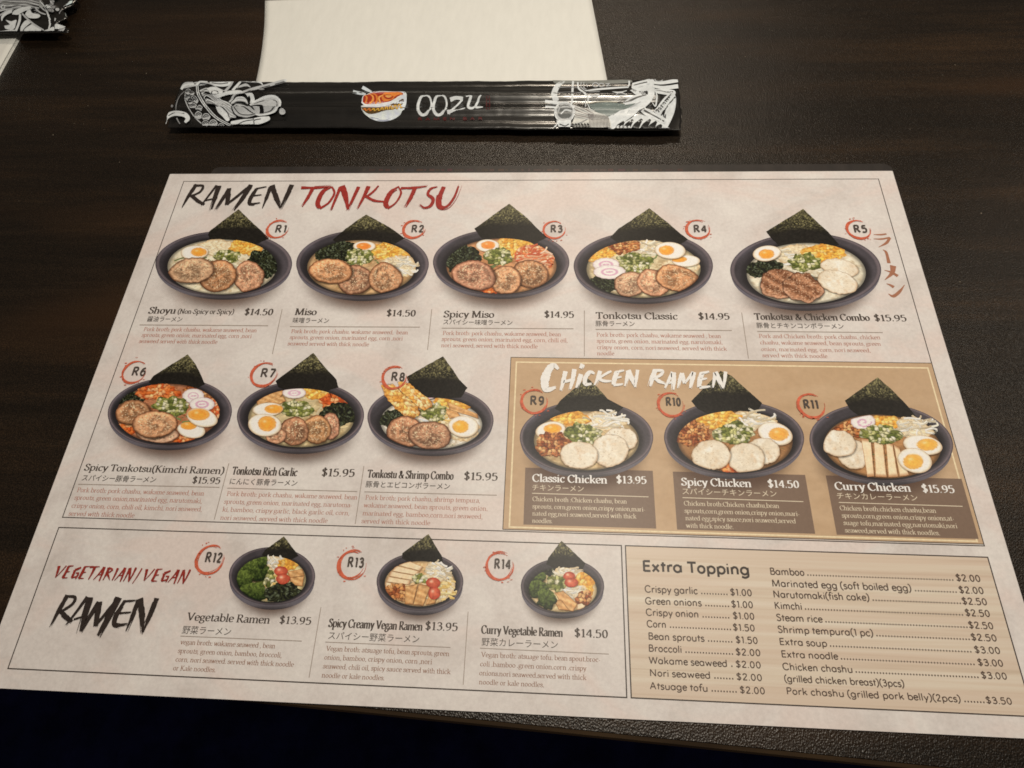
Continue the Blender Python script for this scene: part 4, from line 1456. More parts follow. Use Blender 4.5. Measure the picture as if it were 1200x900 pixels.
dish(('Classic Chicken', 623.7, 564.4, 711.8), ('$13.95', 722, 566.1, 758), ('チキンラーメン', 623.7, 574.6, 684.1, 7.4), (623.5, 578.1, 759.9, 582.3),
     [('Chicken broth :Chicken chashu, bean', 623.9, 587.2, 734.7), ('sprouts, corn,green onion,crispy onion,mari-', 623.9, 595.8, 756.3), ('nated egg,nori seaweed,served with thick', 623.8, 604.2, 745.8), ('noodles.', 623.6, 612.6, 647.5)], hn=8.8, hd=5.3, **CH)
dish(('Spicy Chicken', 798.6, 568.8, 881), ('$14.50', 899.8, 571, 937.3), ('スパイシーチキンラーメン', 799.9, 579.2, 910.4, 7.6), (799.9, 583.2, 941.4, 587.9),
     [('Chicken broth:Chicken chashu,bean', 801.6, 592.4, 913.3), ('sprouts,corn,green onion,crispy onion,mari-', 802.3, 601, 937.3), ('nated egg,spicy sauce,nori seaweed,served', 803.3, 609.6, 932.9), ('with thick noodle.', 804, 618.4, 859.8)], hn=8.8, hd=5.4, **CH)
dish(('Curry Chicken', 978.9, 573.9, 1068.1), ('$15.95', 1080.8, 576.8, 1119.5), ('チキンカレーラーメン', 981.3, 584.4, 1075.9, 7.6), (983, 588.8, 1128, 593.4),
     [('Chicken broth:chicken chashu,bean', 984.5, 598, 1097.4), ('sprouts,corn,green onion,crispy onions,at-', 986.7, 606.6, 1118.7), ('suage tofu,marinated egg,narutomaki,nori', 988.7, 615.2, 1122.3), ('seaweed,served with thick noodles.', 990.4, 624, 1101.8)], hn=9.0, hd=5.5, **CH)
VG = dict(dmat=M_DESC2, jb=0.0)
dish(('Vegetable Ramen', 218.5, 726.8, 316), ('$13.95', 326.5, 730.6, 364.5), ('野菜ラーメン', 212.9, 742.2, 269.8, 9.4), (211.5, 745.4, 353.8, 751.3),
     [('vegan broth: wakame seaweed , bean', 211, 755, 322.3), ('sprouts, green onion, bamboo, broccoli,', 208.2, 765.2, 330), ('corn, nori seaweed. served with thick noodle', 205.2, 775.2, 344), ('or Kale noodles.', 202.4, 785.4, 252.5)], hn=9.0, hd=5.8, **VG)
dish(('Spicy Creamy Vegan Ramen', 384.8, 734.6, 495), ('$13.95', 497.5, 738, 536.5), ('スパイシー野菜ラーメン', 384.4, 748.8, 491, 9.2), (381.3, 752.4, 527.9, 758.7),
     [('Vegan broth: atsuage tofu, bean sprouts, green', 382, 762.6, 526.5), ('onion, bamboo, crispy onion, corn ,nori', 379.7, 772.8, 506.2), ('seaweed, chili oil, spicy sauce served with thick', 378.3, 783.2, 527.9), ('noodle or kale noodles.', 376.7, 793.8, 450.6)], hn=9.8, hd=5.8, **VG)
dish(('Curry Vegetable Ramen', 563.9, 742.4, 659.7), ('$14.50', 672.7, 746.2, 713), ('野菜カレーラーメン', 564.3, 756.2, 653.6, 9.2), (562.6, 759.6, 713.5, 766.5),
     [('Vegan broth: atsuage tofu. bean spout.broc-', 563.9, 769.8, 703.7), ('coli .bamboo .green onion.corn .crispy', 562.4, 780.6, 687.3), ('onions.nori seaweed.served with thick', 561.4, 791.2, 687.3), ('noodle or kale noodles.', 561.2, 801.8, 637.7)], hn=9.8, hd=5.8, **VG)

for ln in ((330.7, 362.5, 319.2, 415), (506, 362.5, 501.1, 410), (684.8, 363.8, 684.8, 417.6), (869.1, 366.4, 877.1, 420.2),
           (268.3, 543, 251.1, 609), (426.5, 546.2, 416.3, 614), (376.2, 711.5, 362.2, 794.1), (548.6, 716.7, 542.8, 802.5)):
    rule([ln], 0.8, 'column_line', menu, 12, M_LINE)

# topping list
lettering([('Extra Topping', 752.5, 669.3, 879.2, 12.4)], 'topping_title', menu, 12, M_LINEB, thick=.21, sans=True)


def topping(text, x0, y0, x1, price=None, p0=0, p1=0, dots=True):
    lettering([(text, x0, y0, x1, 7.9)], 'topping_name', menu, 12, M_TOP, thick=.17, sans=True)
    if price:
        a = U(x0, y0)
        # price baseline on the same sheet row
        yy = y0
        for _ in range(6):
            yy += (U(p0, yy)[1] - a[1]) / abs(U(p0, yy - 1)[1] - U(p0, yy)[1])
        lettering([(price, p0, yy, p1, 7.9)], 'topping_price', menu, 12, M_TOP, thick=.17, sans=True)
        e = U(x1 + 4.0, yy)[0]
        s = U(p0 - 2.5, yy)[0]
        S = Strokes(12)
        x = e
        pitch = 0.00098
        while x < s:
            S.add(np.array([(x, a[1] + .00028), (x + .00022, a[1] + .00028), (x + .00044, a[1] + .00028)]), 0.00048)
            x += pitch
        if S.v:
            S.build('leader_dots', M_TOP, menu)


for r_ in (('Crispy garlic', 755.5, 694, 817.9, '$1.00', 855.5, 881.9), ('Green onions', 756, 707.9, 822.7, '$1.00', 856.8, 883.2),
           ('Crispy onion', 756.8, 721.2, 819.5, '$1.00', 858.7, 884.8), ('Corn', 757.9, 734.8, 781.3, '$1.50', 858.7, 885.3),
           ('Bean sprouts', 759.2, 749.2, 825.9, '$1.50', 861.9, 888.8), ('Broccoli', 759.5, 763.3, 799.5, '$2.00', 861.9, 892),
           ('Wakame seaweed', 760.2, 777.5, 853, '$2.00', 861.9, 892.5), ('Nori seaweed', 760.8, 792.1, 833.3, '$2.00', 862.7, 893.9),
           ('Atsuage tofu', 761.3, 807.3, 830.1, '$2.00', 866.7, 897.3),
           ('Bamboo', 902.1, 673.3, 943.2, '$2.00', 1120.5, 1150.1), ('Marinated egg (soft boiled egg)', 904.5, 687.2, 1068.8, '$2.00', 1124, 1153.9),
           ('Narutomaki(fish cake)', 905.9, 700, 1019.5, '$2.50', 1127.5, 1157.9), ('Kimchi', 907.5, 713.3, 940.5, '$2.50', 1131.2, 1161.3),
           ('Steam rice', 909.9, 727.4, 964.5, '$2.50', 1135.2, 1165.3), ('Shrimp tempura(1 pc)', 911.5, 741.3, 1024, '$2.50', 1138.1, 1169.3),
           ('Extra soup', 913.3, 755.6, 969.9, '$3.00', 1142.1, 1173.3), ('Extra noodle', 915.5, 770.1, 982.7, '$3.00', 1145.9, 1176.8),
           ('Chicken chashu', 917.3, 784.8, 1000, '$3.00', 1149.9, 1181.3), ('(grilled chicken breast)(3pcs)', 919.2, 798.9, 1060.5),
           ('Pork chashu (grilled pork belly)(2pcs)', 921.3, 813.5, 1126.7, '$3.50', 1155.5, 1187.2)):
    topping(*r_)

# ------------------------------------------------------------------ brush titles
ct = Crop(200, 200, 1200 / 350)
brush([([(105, 56), (75, 100), (47, 148)], (13, 14, 3)), ([(92, 62), (130, 62), (120, 86), (84, 104)], (8, 9, 7)), ([(84, 100), (110, 122), (138, 136)], (13, 13, 5)),
       ([(186, 60), (155, 100), (124, 140)], (9, 7, 3)), ([(196, 62), (180, 110), (166, 156)], (16, 15, 4)), ([(138, 122), (172, 114)], (6, 5)),
       ([(236, 74), (210, 115), (184, 156)], (13, 12, 3)), ([(236, 72), (226, 138)], (16, 14)), ([(320, 62), (272, 102), (226, 138)], (10, 10, 8)), ([(324, 58), (290, 112), (256, 160)], (18, 17, 5)),
       ([(346, 74), (322, 112), (318, 134), (338, 138)], (12, 14, 12, 8)), ([(344, 74), (386, 66)], (7, 4)), ([(334, 102), (366, 98)], (6, 4)), ([(318, 136), (360, 130)], (8, 4)),
       ([(402, 68), (386, 110), (370, 150)], (14, 12, 3)), ([(408, 60), (424, 108), (440, 150)], (18, 18, 6)), ([(488, 58), (465, 105), (440, 152)], (17, 14, 3))],
      ct, 'title_lettering', menu, 68, M_TITLE)
brush([([(525, 70), (585, 70), (645, 64)], (12, 9, 3)), ([(572, 72), (552, 110), (530, 146)], (13, 12, 3)),
       ([(650, 66), (612, 88), (592, 130), (600, 152)], (4, 14, 18, 12)), ([(600, 154), (635, 130), (658, 92), (648, 66)], (10, 7, 8, 5)),
       ([(682, 68), (664, 115), (646, 160)], (12, 9, 3)), ([(690, 62), (704, 108), (712, 156)], (20, 20, 7)), ([(756, 66), (734, 112), (712, 158)], (13, 10, 3)),
       ([(796, 64), (776, 108), (754, 152)], (15, 12, 3)), ([(836, 62), (812, 88), (784, 108)], (6, 9, 7)), ([(784, 104), (820, 122), (866, 126)], (10, 11, 5)),
       ([(918, 64), (884, 88), (864, 130), (872, 152)], (4, 14, 18, 12)), ([(872, 154), (905, 130), (926, 92), (916, 66)], (10, 7, 8, 5)),
       ([(925, 72), (980, 70), (1030, 64)], (11, 8, 3)), ([(984, 70), (966, 110), (946, 148)], (13, 12, 3)),
       ([(1072, 66), (1046, 74), (1034, 96), (1054, 116), (1044, 142), (1020, 150), (1002, 138)], (5, 10, 11, 11, 11, 8, 3)),
       ([(1098, 66), (1080, 112), (1084, 146), (1112, 144), (1140, 108), (1158, 64)], (14, 20, 16, 9, 9, 4))],
      ct, 'title_lettering', menu, 68, M_TITLER, seed=8)
cc_ = Crop(620, 420, 4.8)
brush([([(165, 62), (138, 40), (108, 70), (88, 130), (100, 176), (150, 166)], (10, 20, 30, 32, 26, 8)),
       ([(205, 74), (192, 130), (178, 182)], (17, 16, 5)), ([(255, 62), (246, 120), (232, 176)], (18, 16, 6)), ([(186, 134), (250, 120)], (12, 10)),
       ([(292, 90), (280, 128), (264, 166)], (16, 16, 6)), ([(302, 34), (288, 58)], (18, 10)),
       ([(368, 88), (342, 78), (316, 112), (318, 146), (352, 144)], (8, 14, 18, 16, 6)),
       ([(400, 72), (386, 112), (368, 152)], (16, 14, 5)), ([(462, 72), (420, 96), (386, 118)], (7, 10, 9)), ([(386, 112), (420, 128), (464, 128)], (12, 12, 5)),
       ([(494, 78), (482, 112), (474, 150)], (18, 18, 14)), ([(486, 80), (534, 70)], (12, 6)), ([(480, 114), (520, 106)], (10, 5)), ([(474, 152), (528, 146)], (13, 5)),
       ([(556, 76), (548, 118), (538, 158)], (13, 12, 4)), ([(556, 68), (576, 112), (597, 162)], (19, 19, 8)), ([(610, 66), (604, 112), (598, 162)], (13, 12, 6)),
       ([(708, 68), (694, 112), (680, 158)], (18, 18, 6)), ([(696, 70), (748, 72), (738, 96), (700, 112)], (11, 13, 12, 9)), ([(700, 106), (730, 130), (766, 146)], (14, 15, 6)),
       ([(806, 78), (786, 122), (762, 168)], (13, 12, 5)), ([(812, 80), (814, 126), (812, 178)], (17, 17, 6)), ([(776, 142), (816, 132)], (9, 8)),
       ([(858, 84), (846, 124), (834, 168)], (14, 13, 4)), ([(860, 84), (874, 142)], (15, 12)), ([(920, 80), (898, 112), (874, 142)], (10, 10, 8)), ([(926, 78), (916, 122), (904, 168)], (18, 18, 7)),
       ([(972, 84), (960, 124), (956, 164)], (18, 18, 14)), ([(962, 86), (1012, 76)], (12, 6)), ([(956, 122), (1000, 114)], (10, 5)), ([(956, 166), (1018, 158)], (14, 5)),
       ([(1044, 82), (1040, 124), (1034, 166)], (13, 12, 5)), ([(1046, 78), (1068, 120), (1092, 168)], (18, 18, 8)), ([(1104, 76), (1100, 120), (1092, 168)], (13, 12, 6))],
      cc_, 'title_lettering', menu, 68, M_WHITE, seed=4, heavy=1.5)
cv = Crop(40, 650, 6)
brush([([(238, 284), (180, 388), (120, 496)], (26, 28, 5)), ([(230, 292), (290, 300), (272, 348), (188, 404)], (14, 18, 18, 14)), ([(188, 396), (230, 438), (272, 468)], (24, 26, 16)),
       ([(378, 296), (310, 388), (230, 492)], (22, 14, 5)), ([(400, 300), (365, 410), (326, 538)], (36, 34, 9)), ([(282, 456), (358, 432)], (13, 11)),
       ([(460, 332), (400, 430), (336, 540)], (28, 24, 5)), ([(462, 332), (438, 502)], (36, 28)), ([(600, 302), (520, 396), (440, 496)], (22, 20, 14)), ([(596, 300), (526, 436), (452, 568)], (42, 38, 16)),
       ([(640, 326), (584, 420), (568, 486), (606, 500)], (20, 28, 28, 14)), ([(630, 330), (716, 320)], (16, 6)), ([(606, 412), (684, 404)], (14, 7)), ([(572, 498), (660, 486)], (18, 6)),
       ([(738, 318), (694, 430), (648, 538)], (28, 24, 5)), ([(748, 308), (762, 424), (768, 544)], (38, 36, 9)), ([(866, 306), (820, 424), (768, 544)], (32, 28, 5))],
      cv, 'title_lettering', menu, 68, M_TITLE, seed=6)
BR = {'V': [((.08, 1), (.22, .02), (.17, .05)), ((.85, 1.05), (.22, 0), (.07, .03))],
      'E': [((.25, 1), (.12, 0), (.15, .14)), ((.2, 1), (.75, 1.06), (.08, .04)), ((.2, .52), (.62, .56), (.08, .04)), ((.12, .02), (.66, .04), (.09, .03))],
      'G': [((.75, .95), (.2, .7), (.09, .14)), ((.2, .7), (.2, .05), (.15, .12)), ((.2, .04), (.72, .2), (.09, .07)), ((.72, .46), (.66, -.05), (.11, .05)), ((.45, .46), (.8, .48), (.07, .05))],
      'T': [((-.1, 1), (.95, 1.06), (.11, .04)), ((.45, 1), (.3, -.05), (.15, .05))],
      'A': [((.6, 1.05), (.0, -.05), (.10, .04)), ((.6, 1.05), (.66, -.15), (.17, .06)), ((.22, .36), (.66, .42), (.07, .05))],
      'R': [((.22, 1), (.1, -.05), (.16, .05)), ((.2, 1), (.7, .85), (.09, .1)), ((.7, .85), (.25, .5), (.1, .07)), ((.28, .5), (.8, -.02), (.14, .04))],
      'I': [((.3, 1), (.2, -.05), (.15, .05))],
      'N': [((.2, 1), (.05, -.1), (.12, .04)), ((.22, 1.05), (.62, -.1), (.17, .07)), ((.85, 1.1), (.62, -.12), (.12, .04))],
      '/': [((.5, 1.05), (.1, -.25), (.08, .03))]}


def brush_word(word, x0, y0, x1, h, name, parent, level, mat, slant, seed):
    rs = np.random.RandomState(seed)
    a = U(x0, y0)
    capm = abs(U(x0, y0 - h)[1] - a[1])
    yy = y0
    for _ in range(5):
        b = U(x1, yy)
        yy += (b[1] - a[1]) / (capm / h)
    adv = {'I': .45, '/': .55, ' ': .55, 'T': .85, 'N': 1.0, 'A': .92}
    tot = sum(adv.get(c, .88) for c in word)
    k = (b[0] - a[0] - slant * capm * 0.5) / tot
    S = Strokes(level)
    x = 0
    for ch in word:
        for p, q, (w0, w1) in BR.get(ch, []):
            t = np.linspace(0, 1, 9)
            P = np.array(p) * (1 - t[:, None]) + np.array(q) * t[:, None]
            P[:, 0] = (P[:, 0] + x) * k + slant * P[:, 1] * capm
            P[:, 1] *= capm
            P[:, 0] += 0.03 * capm * np.sin(t * 3.1)
            wd = np.interp(t, [0, .4, 1], [w0, (w0 * .7 + w1 * .3), w1]) * capm * 1.5 * (1 + .15 * rs.uniform(-1, 1, 9))
            S.add(P + a, wd)
        x += adv.get(ch, .88)
    return S.build(name, mat, parent)


brush_word('VEGETARIAN/', 63.0, 677.0, 162.5, 14.0, 'title_lettering', menu, 68, M_VEGR, 0.10, 3)
brush_word('VEGAN', 166.5, 680.8, 220.5, 14.0, 'title_lettering', menu, 68, M_VEGR, 0.10, 5)
ck = Crop(1015, 260, 9)
brush([([(78, 134), (150, 136), (214, 128)], (6, 20, 16)), ([(78, 180), (160, 182), (250, 166)], (8, 20, 18)), ([(250, 166), (214, 222), (130, 268)], (26, 28, 4)),
       ([(176, 294), (208, 318), (226, 372), (240, 436)], (6, 26, 28, 34)),
       ([(284, 462), (272, 540), (196, 614)], (60, 40, 5)), ([(192, 510), (264, 532), (334, 572)], (5, 24, 34)),
       ([(214, 652), (256, 668), (292, 690)], (5, 24, 34)), ([(232, 758), (286, 784), (350, 738), (406, 664)], (5, 34, 30, 5))],
      ck, 'vertical_japanese_lettering', menu, 12, M_KANA, ragged=0.03, dry=False)

# ------------------------------------------------------------------ paper napkins
def napkin_mat():
    m, nt, b = new_mat('white_tissue_paper')
    v = coords(nt)
    f = noise(nt, coords(nt, (1.0, 0.25, 1)), 300, 3, 0.6)
    c = ramp(nt, f, [(0.3, (0.785, 0.80, 0.785)), (0.7, (0.825, 0.84, 0.825))])
    nt.links.new(c, b.inputs['Base Color'])
    b.inputs['Roughness'].default_value = 0.9
    b.inputs['Specular IOR Level'].default_value = 0.15
    w_ = noise(nt, v, 55, 5, 0.6, 0.8)
    wv = N(nt, 'ShaderNodeTexVoronoi')
    wv.inputs['Scale'].default_value = 700
    nt.links.new(v, wv.inputs['Vector'])
    h = N(nt, 'ShaderNodeMath', operation='MULTIPLY_ADD')
    nt.links.new(wv.outputs['Distance'], h.inputs[0])
    h.inputs[1].default_value = 0.12
    nt.links.new(w_, h.inputs[2])
    bump(nt, b, h.outputs[0], 0.32, 0.0008)
    return m


M_NAP = napkin_mat()


def napkin(corners, name_label, layers=4, seed=1):
    """corners tl tr br bl in photo px; folded stack of tissue layers"""
    c = np.array(corners, float)
    root = empty('paper_napkin')
    z0 = TOP + 0.0001
    q0 = U(c[:, 0], c[:, 1], TOP + 0.001)
    cen = q0.mean(0)
    root.location = (cen[0], cen[1], TOP)
    WORLD[root.name] = (cen[0], cen[1], TOP)
    tag(root, name_label, 'napkin', None)
    rs = np.random.RandomState(seed)
    n, m = 60, 46
    for k in range(layers):
        z = z0 + k * 0.00042
        q = q0 + rs.uniform(-1, 1, (4, 2)) * 0.0007
        u, v = np.meshgrid(np.linspace(0, 1, n), np.linspace(0, 1, m))
        u, v = u.ravel(), v.ravel()
        P = ((1 - u) * (1 - v))[:, None] * q[0] + (u * (1 - v))[:, None] * q[1] + (u * v)[:, None] * q[2] + ((1 - u) * v)[:, None] * q[3]
        # the left edge bows inwards a little
        P[:, 0] += 0.0016 * np.sin(np.pi * v) * (1 - u) ** 3
        mm = P * 1000
        zz = z + (0.0004 * fbm(mm, 0.02) + 0.00022 * fbm(mm, 0.11)) * (0.4 + 0.6 * (k == layers - 1))
        e = np.minimum(np.minimum(u, 1 - u) * 8, 1) * np.minimum(np.minimum(v, 1 - v) * 8, 1)
        zz = zz + (k == layers - 1) * 0.0004 * e
        V = np.vstack([np.column_stack([P, zz]), np.column_stack([P, zz - 0.0003])])
        idx = np.arange(n * m).reshape(m, n)
        top = np.stack([idx[:-1, :-1], idx[1:, :-1], idx[1:, 1:], idx[:-1, 1:]], -1).reshape(-1, 4)
        bot = top[:, ::-1] + n * m
        ring = np.concatenate([idx[0, :], idx[1:, -1], idx[-1, -2::-1], idx[-2:0:-1, 0]])
        r2 = np.roll(ring, -1)
        side = np.column_stack([ring, r2, r2 + n * m, ring + n * m])
        F = np.vstack([top, bot, side])
        mesh_fast('tissue_layer', V, F.ravel(), np.full(len(F), 4), M_NAP, root, smooth=True)
    return root


napkin([(312, 2), (690, -13), (713, 101), (300, 101)], 'folded white paper napkin tucked under the long black chopstick sleeve', seed=2)
napkin([(-330, -4), (72, -20), (20, 74), (-400, 78)][0:4] if False else [(-330, -60), (78, -55), (-12, 104), (-420, 110)], 'white paper napkin corner under the sleeve at the top left edge', seed=3)

# ------------------------------------------------------------------ chopstick sleeves
def sleeve_mat():
    m, nt, b = new_mat('glossy_black_wrapper')
    c = ramp(nt, noise(nt, coords(nt, (30, 200, 1)), 1.0, 4), [(0.3, (0.008, 0.008, 0.008)), (0.7, (0.016, 0.015, 0.014))])
    nt.links.new(c, b.inputs['Base Color'])
    b.inputs['Roughness'].default_value = 0.24
    b.inputs['Specular IOR Level'].default_value = 0.85
    bump(nt, b, noise(nt, coords(nt, (60, 900, 1)), 1.0, 3), 0.35, 0.0002)
    return m


M_SLEEVE = sleeve_mat()


class Sleeve:
    """flattened tube round a pair of chopsticks; corners (photo px, at height zc): back-left, back-right, front-right, front-left"""

    def __init__(self, corners, label, zc=0.0045, crimp_r=0.045, crimp_l=0.03, seed=1, bow=0.0, ragged=0.0016):
        self.ragged = ragged
        c = np.array(corners, float)
        self.zc = TOP + zc
        self.q = U(c[:, 0], c[:, 1], self.zc)
        self.cr, self.cl = crimp_r, crimp_l
        self.root = empty('chopstick_sleeve')
        cen = self.q.mean(0)
        self.root.location = (cen[0], cen[1], TOP)
        WORLD[self.root.name] = (cen[0], cen[1], TOP)
        tag(self.root, label, 'chopstick sleeve')
        self.seed = seed
        n, m = 240, 56
        s, t = np.meshgrid(np.linspace(0, 1, n), np.linspace(0, 1, m))
        s, t = s.ravel(), t.ravel()
        P = self.xy(s, t)
        zt = self.ztop(s, t)
        zb = self.zbot(s, t)
        V = np.vstack([np.column_stack([P, zt]), np.column_stack([P, zb])])
        idx = np.arange(n * m).reshape(m, n)
        top = np.stack([idx[:-1, :-1], idx[1:, :-1], idx[1:, 1:], idx[:-1, 1:]], -1).reshape(-1, 4)
        bot = top[:, ::-1] + n * m
        ring = np.concatenate([idx[0, :], idx[1:, -1], idx[-1, -2::-1], idx[-2:0:-1, 0]])
        r2 = np.roll(ring, -1)
        side = np.column_stack([ring, r2, r2 + n * m, ring + n * m])
        F = np.vstack([top, bot, side])
        mesh_fast('wrapper', V, F.ravel(), np.full(len(F), 4), M_SLEEVE, self.root, smooth=True)

    def xy(self, s, t):
        q = self.q
        sd = self.seed * 7.7
        n1 = (vnoise(np.column_stack([s * 34 + sd, t * 0]), 0.5) - 0.5) * 0.0007 + (vnoise(np.column_stack([s * 230 + sd, t * 0]), 0.5) - 0.5) * 0.00025
        n2 = (vnoise(np.column_stack([t * 22 + sd, t * 0 + 5]), 0.5) - 0.5) * self.ragged
        t = t + n1 / 0.035 * (2 * t - 1)
        s = s + n2 / 0.28 * (2 * s - 1) ** 5
        return ((1 - s) * (1 - t))[:, None] * q[0] + (s * (1 - t))[:, None] * q[1] + (s * t)[:, None] * q[2] + ((1 - s) * t)[:, None] * q[3]

    def st(self, x, y):
        q = self.q
        s = np.full(len(x), .5)
        t = np.full(len(x), .5)
        for _ in range(8):
            p = self.xy(s, t)
            ds = (1 - t)[:, None] * (q[1] - q[0]) + t[:, None] * (q[2] - q[3])
            dt = (1 - s)[:, None] * (q[3] - q[0]) + s[:, None] * (q[2] - q[1])
            ex, ey = x - p[:, 0], y - p[:, 1]
            det = ds[:, 0] * dt[:, 1] - ds[:, 1] * dt[:, 0]
            s = s + (ex * dt[:, 1] - ey * dt[:, 0]) / det
            t = t + (ds[:, 0] * ey - ds[:, 1] * ex) / det
        return s, t

    def env(self, s):
        return 0.12 + 0.88 * sm(0, self.cl + 1e-6, s) * sm(0, self.cr + 1e-6, 1 - s)

    def ztop(self, s, t):
        e = self.env(s)
        t = np.clip(t, 0, 1)
        base = np.sqrt(np.maximum(0, 1 - (2 * t - 1) ** 2) + 1e-5) * 0.0019
        wob = 0.010 * np.sin(s * 9 + self.seed)
        ridge = 0.0021 * np.exp(-((t - 0.40 - wob) / 0.075) ** 2) + 0.0021 * np.exp(-((t - 0.70 + wob) / 0.070) ** 2)
        crease = -0.0005 * np.exp(-((t - 0.52 - 0.5 * wob) / 0.03) ** 2) - 0.00028 * np.exp(-((t - 0.17 + wob) / 0.02) ** 2) \
            - 0.00032 * np.exp(-((t - 0.86 - wob) / 0.018) ** 2)
        pq = np.column_stack([s * 40, t * 3])
        wr = 0.00040 * (fbm(pq, 0.6) - 0.5) * np.minimum(1, 6 * t * (1 - t))
        # crimp ribs of the heat seal at the right end
        rib = 0.00010 * np.sin(s * 2 * math.pi * 260) * sm(0.970, 0.976, s)
        return self.zc + e * (base + ridge * np.minimum(1, 8 * t * (1 - t)) + crease) + wr * e + rib + 0.0001

    def zbot(self, s, t):
        e = self.env(s)
        base = np.sqrt(np.maximum(0, 1 - (2 * t - 1) ** 2)) * 0.0026
        return self.zc - e * base - 0.0001

    def mapper(self, lift):
        def f(px, py):
            z = np.full(len(px), self.zc + 0.002)
            for _ in range(5):
                d = np.stack([(px - 600) / FPX, -(py - 450) / FPX, -np.ones(len(px))], -1) @ ROT.T
                k = (z - CAM[2]) / d[:, 2]
                x, y = CAM[0] + d[:, 0] * k, CAM[1] + d[:, 1] * k
                s, t = self.st(x, y)
                s, t = np.clip(s, 0, 1), np.clip(t, 0.004, 0.996)
                z = self.ztop(s, t)
            xy = self.xy(s, t)
            return np.column_stack([xy, z + lift])
        return f

    def art(self, shapes, crop, name, label=None):
        """layered flat drawing: list of ('f', outline, colour) fills and ('s', points, width, colour) strokes"""
        lift = 0.00012
        V, F, Cc, n = [], [], [], 0
        for sh in shapes:
            lift += 0.000014
            if sh[0] == 's':
                pts = catmull(np.array(sh[1], float), 7)
                wd = np.interp(np.linspace(0, 1, len(pts)), np.linspace(0, 1, len(np.atleast_1d(sh[2]))), np.atleast_1d(sh[2]))
                if max(sh[3]) < 90:
                    wd = wd * 2.1
                d = np.gradient(pts, axis=0)
                d /= np.maximum(np.hypot(d[:, 0], d[:, 1]), 1e-6)[:, None]
                nn = np.column_stack([-d[:, 1], d[:, 0]])
                A = pts + nn * wd[:, None] / 2
                B = pts - nn * wd[:, None] / 2
                W = np.empty((3 * len(pts), 2))
                W[0::3], W[1::3], W[2::3] = A, pts, B
                i = np.arange(len(pts) - 1) * 3
                f = np.vstack([np.column_stack([i, i + 1, i + 4, i + 3]), np.column_stack([i + 1, i + 2, i + 5, i + 4])])
                col = np.tile(sh[3], (len(W), 1)).astype(float)
            else:
                o = np.array(sh[1], float)
                if len(o) < 20:
                    o = catmull(np.vstack([o, o[:1]]), 6)[:-1] if not (len(sh) > 3 and sh[3] == 'hard') else o
                c0 = o.mean(0)
                nr, nt_ = 8, len(o)
                rr = np.arange(1, nr + 1) / nr
                W = np.vstack([c0[None], (c0 + rr[:, None, None] * (o - c0)[None]).reshape(-1, 2)])
                k = np.arange(nt_)
                k2 = (k + 1) % nt_
                f = [np.column_stack([np.zeros(nt_, int), np.zeros(nt_, int), 1 + k, 1 + k2])]
                for i in range(nr - 1):
                    b0, b1 = 1 + i * nt_, 1 + (i + 1) * nt_
                    f.append(np.column_stack([b0 + k, b1 + k, b1 + k2, b0 + k2]))
                f = np.vstack(f)
                sh_col = sh[2]
                if callable(sh_col):
                    col = sh_col(W)
                else:
                    g = 1 + 0.10 * (vnoise(W, 0.05) - 0.5)
                    col = np.tile(sh_col, (len(W), 1)) * g[:, None]
            px, py = crop(W[:, 0], W[:, 1])
            V.append(self.mapper(lift)(px, py))
            F.append(f + n)
            Cc.append(col)
            n += len(W)
        V, F, Cc = np.vstack(V), np.vstack(F), np.vstack(Cc)
        tri = F[:, 0] == F[:, 1]
        flat = np.concatenate([F[tri][:, 1:].ravel(), F[~tri].ravel()])
        lens = np.concatenate([np.full(tri.sum(), 3), np.full((~tri).sum(), 4)])
        o = mesh_fast(name, V, flat, lens, M_SPIC, self.root, ink(np.clip(Cc, 3, 250)), smooth=True)
        if label:
            o['label'] = label
        return o


W1, W2, W3, K1, K2 = (212, 207, 196), (180, 175, 166), (140, 135, 128), (18, 17, 16), (60, 58, 55)

sl = Sleeve([(212, 97), (796, 94), (798, 153), (197, 149)], 'long glossy black chopstick sleeve with white noodle drawings lying across the napkin', seed=1)


def E_(cx, cy, rx, ry, rot=0, n=30):
    return ell(cx, cy, rx, ry, rot, n=n)


# ---- left drawing: bowl of noodles, egg halves, mushroom (crop at 190,85 scale 7.742)
cl_ = Crop(190, 85, 1200 / 155)
left = [
    ('f', [(165, 150), (190, 105), (240, 78), (300, 66), (410, 68), (400, 110), (300, 125), (230, 140)], W2),
    ('s', [(175, 155), (200, 125), (260, 110), (290, 105)], (20, 26, 14), W1),
    ('s', [(290, 70), (300, 105)], 10, K1),
    ('f', [(430, 90), (470, 66), (560, 58), (640, 70), (630, 110), (560, 130), (480, 120)], W1),
    ('s', [(450, 95), (520, 105), (600, 96)], 4, K2),
    ('s', [(570, 175), (620, 120), (650, 66)], (24, 20, 16), W2), ('s', [(600, 175), (650, 120), (690, 66)], 4, K1),
    ('s', [(640, 165), (700, 100), (730, 64)], (22, 20, 14), W1), ('s', [(665, 165), (720, 105), (750, 66)], 4, K1),
    ('s', [(700, 72), (800, 78), (880, 84), (918, 118)], (20, 26, 26, 4), W1), ('s', [(720, 88), (800, 95), (860, 100)], 4, K2),
    ('s', [(680, 140), (760, 116), (806, 138)], (14, 26, 4), W2),
    # rim and body of the bowl
    ('s', [(215, 165), (215, 260), (270, 370), (340, 450), (420, 505)], (8, 9, 9, 9, 8), W2),
    ('s', [(215, 165), (160, 220), (130, 300), (130, 380)], (4, 9, 9, 6), W3),
]
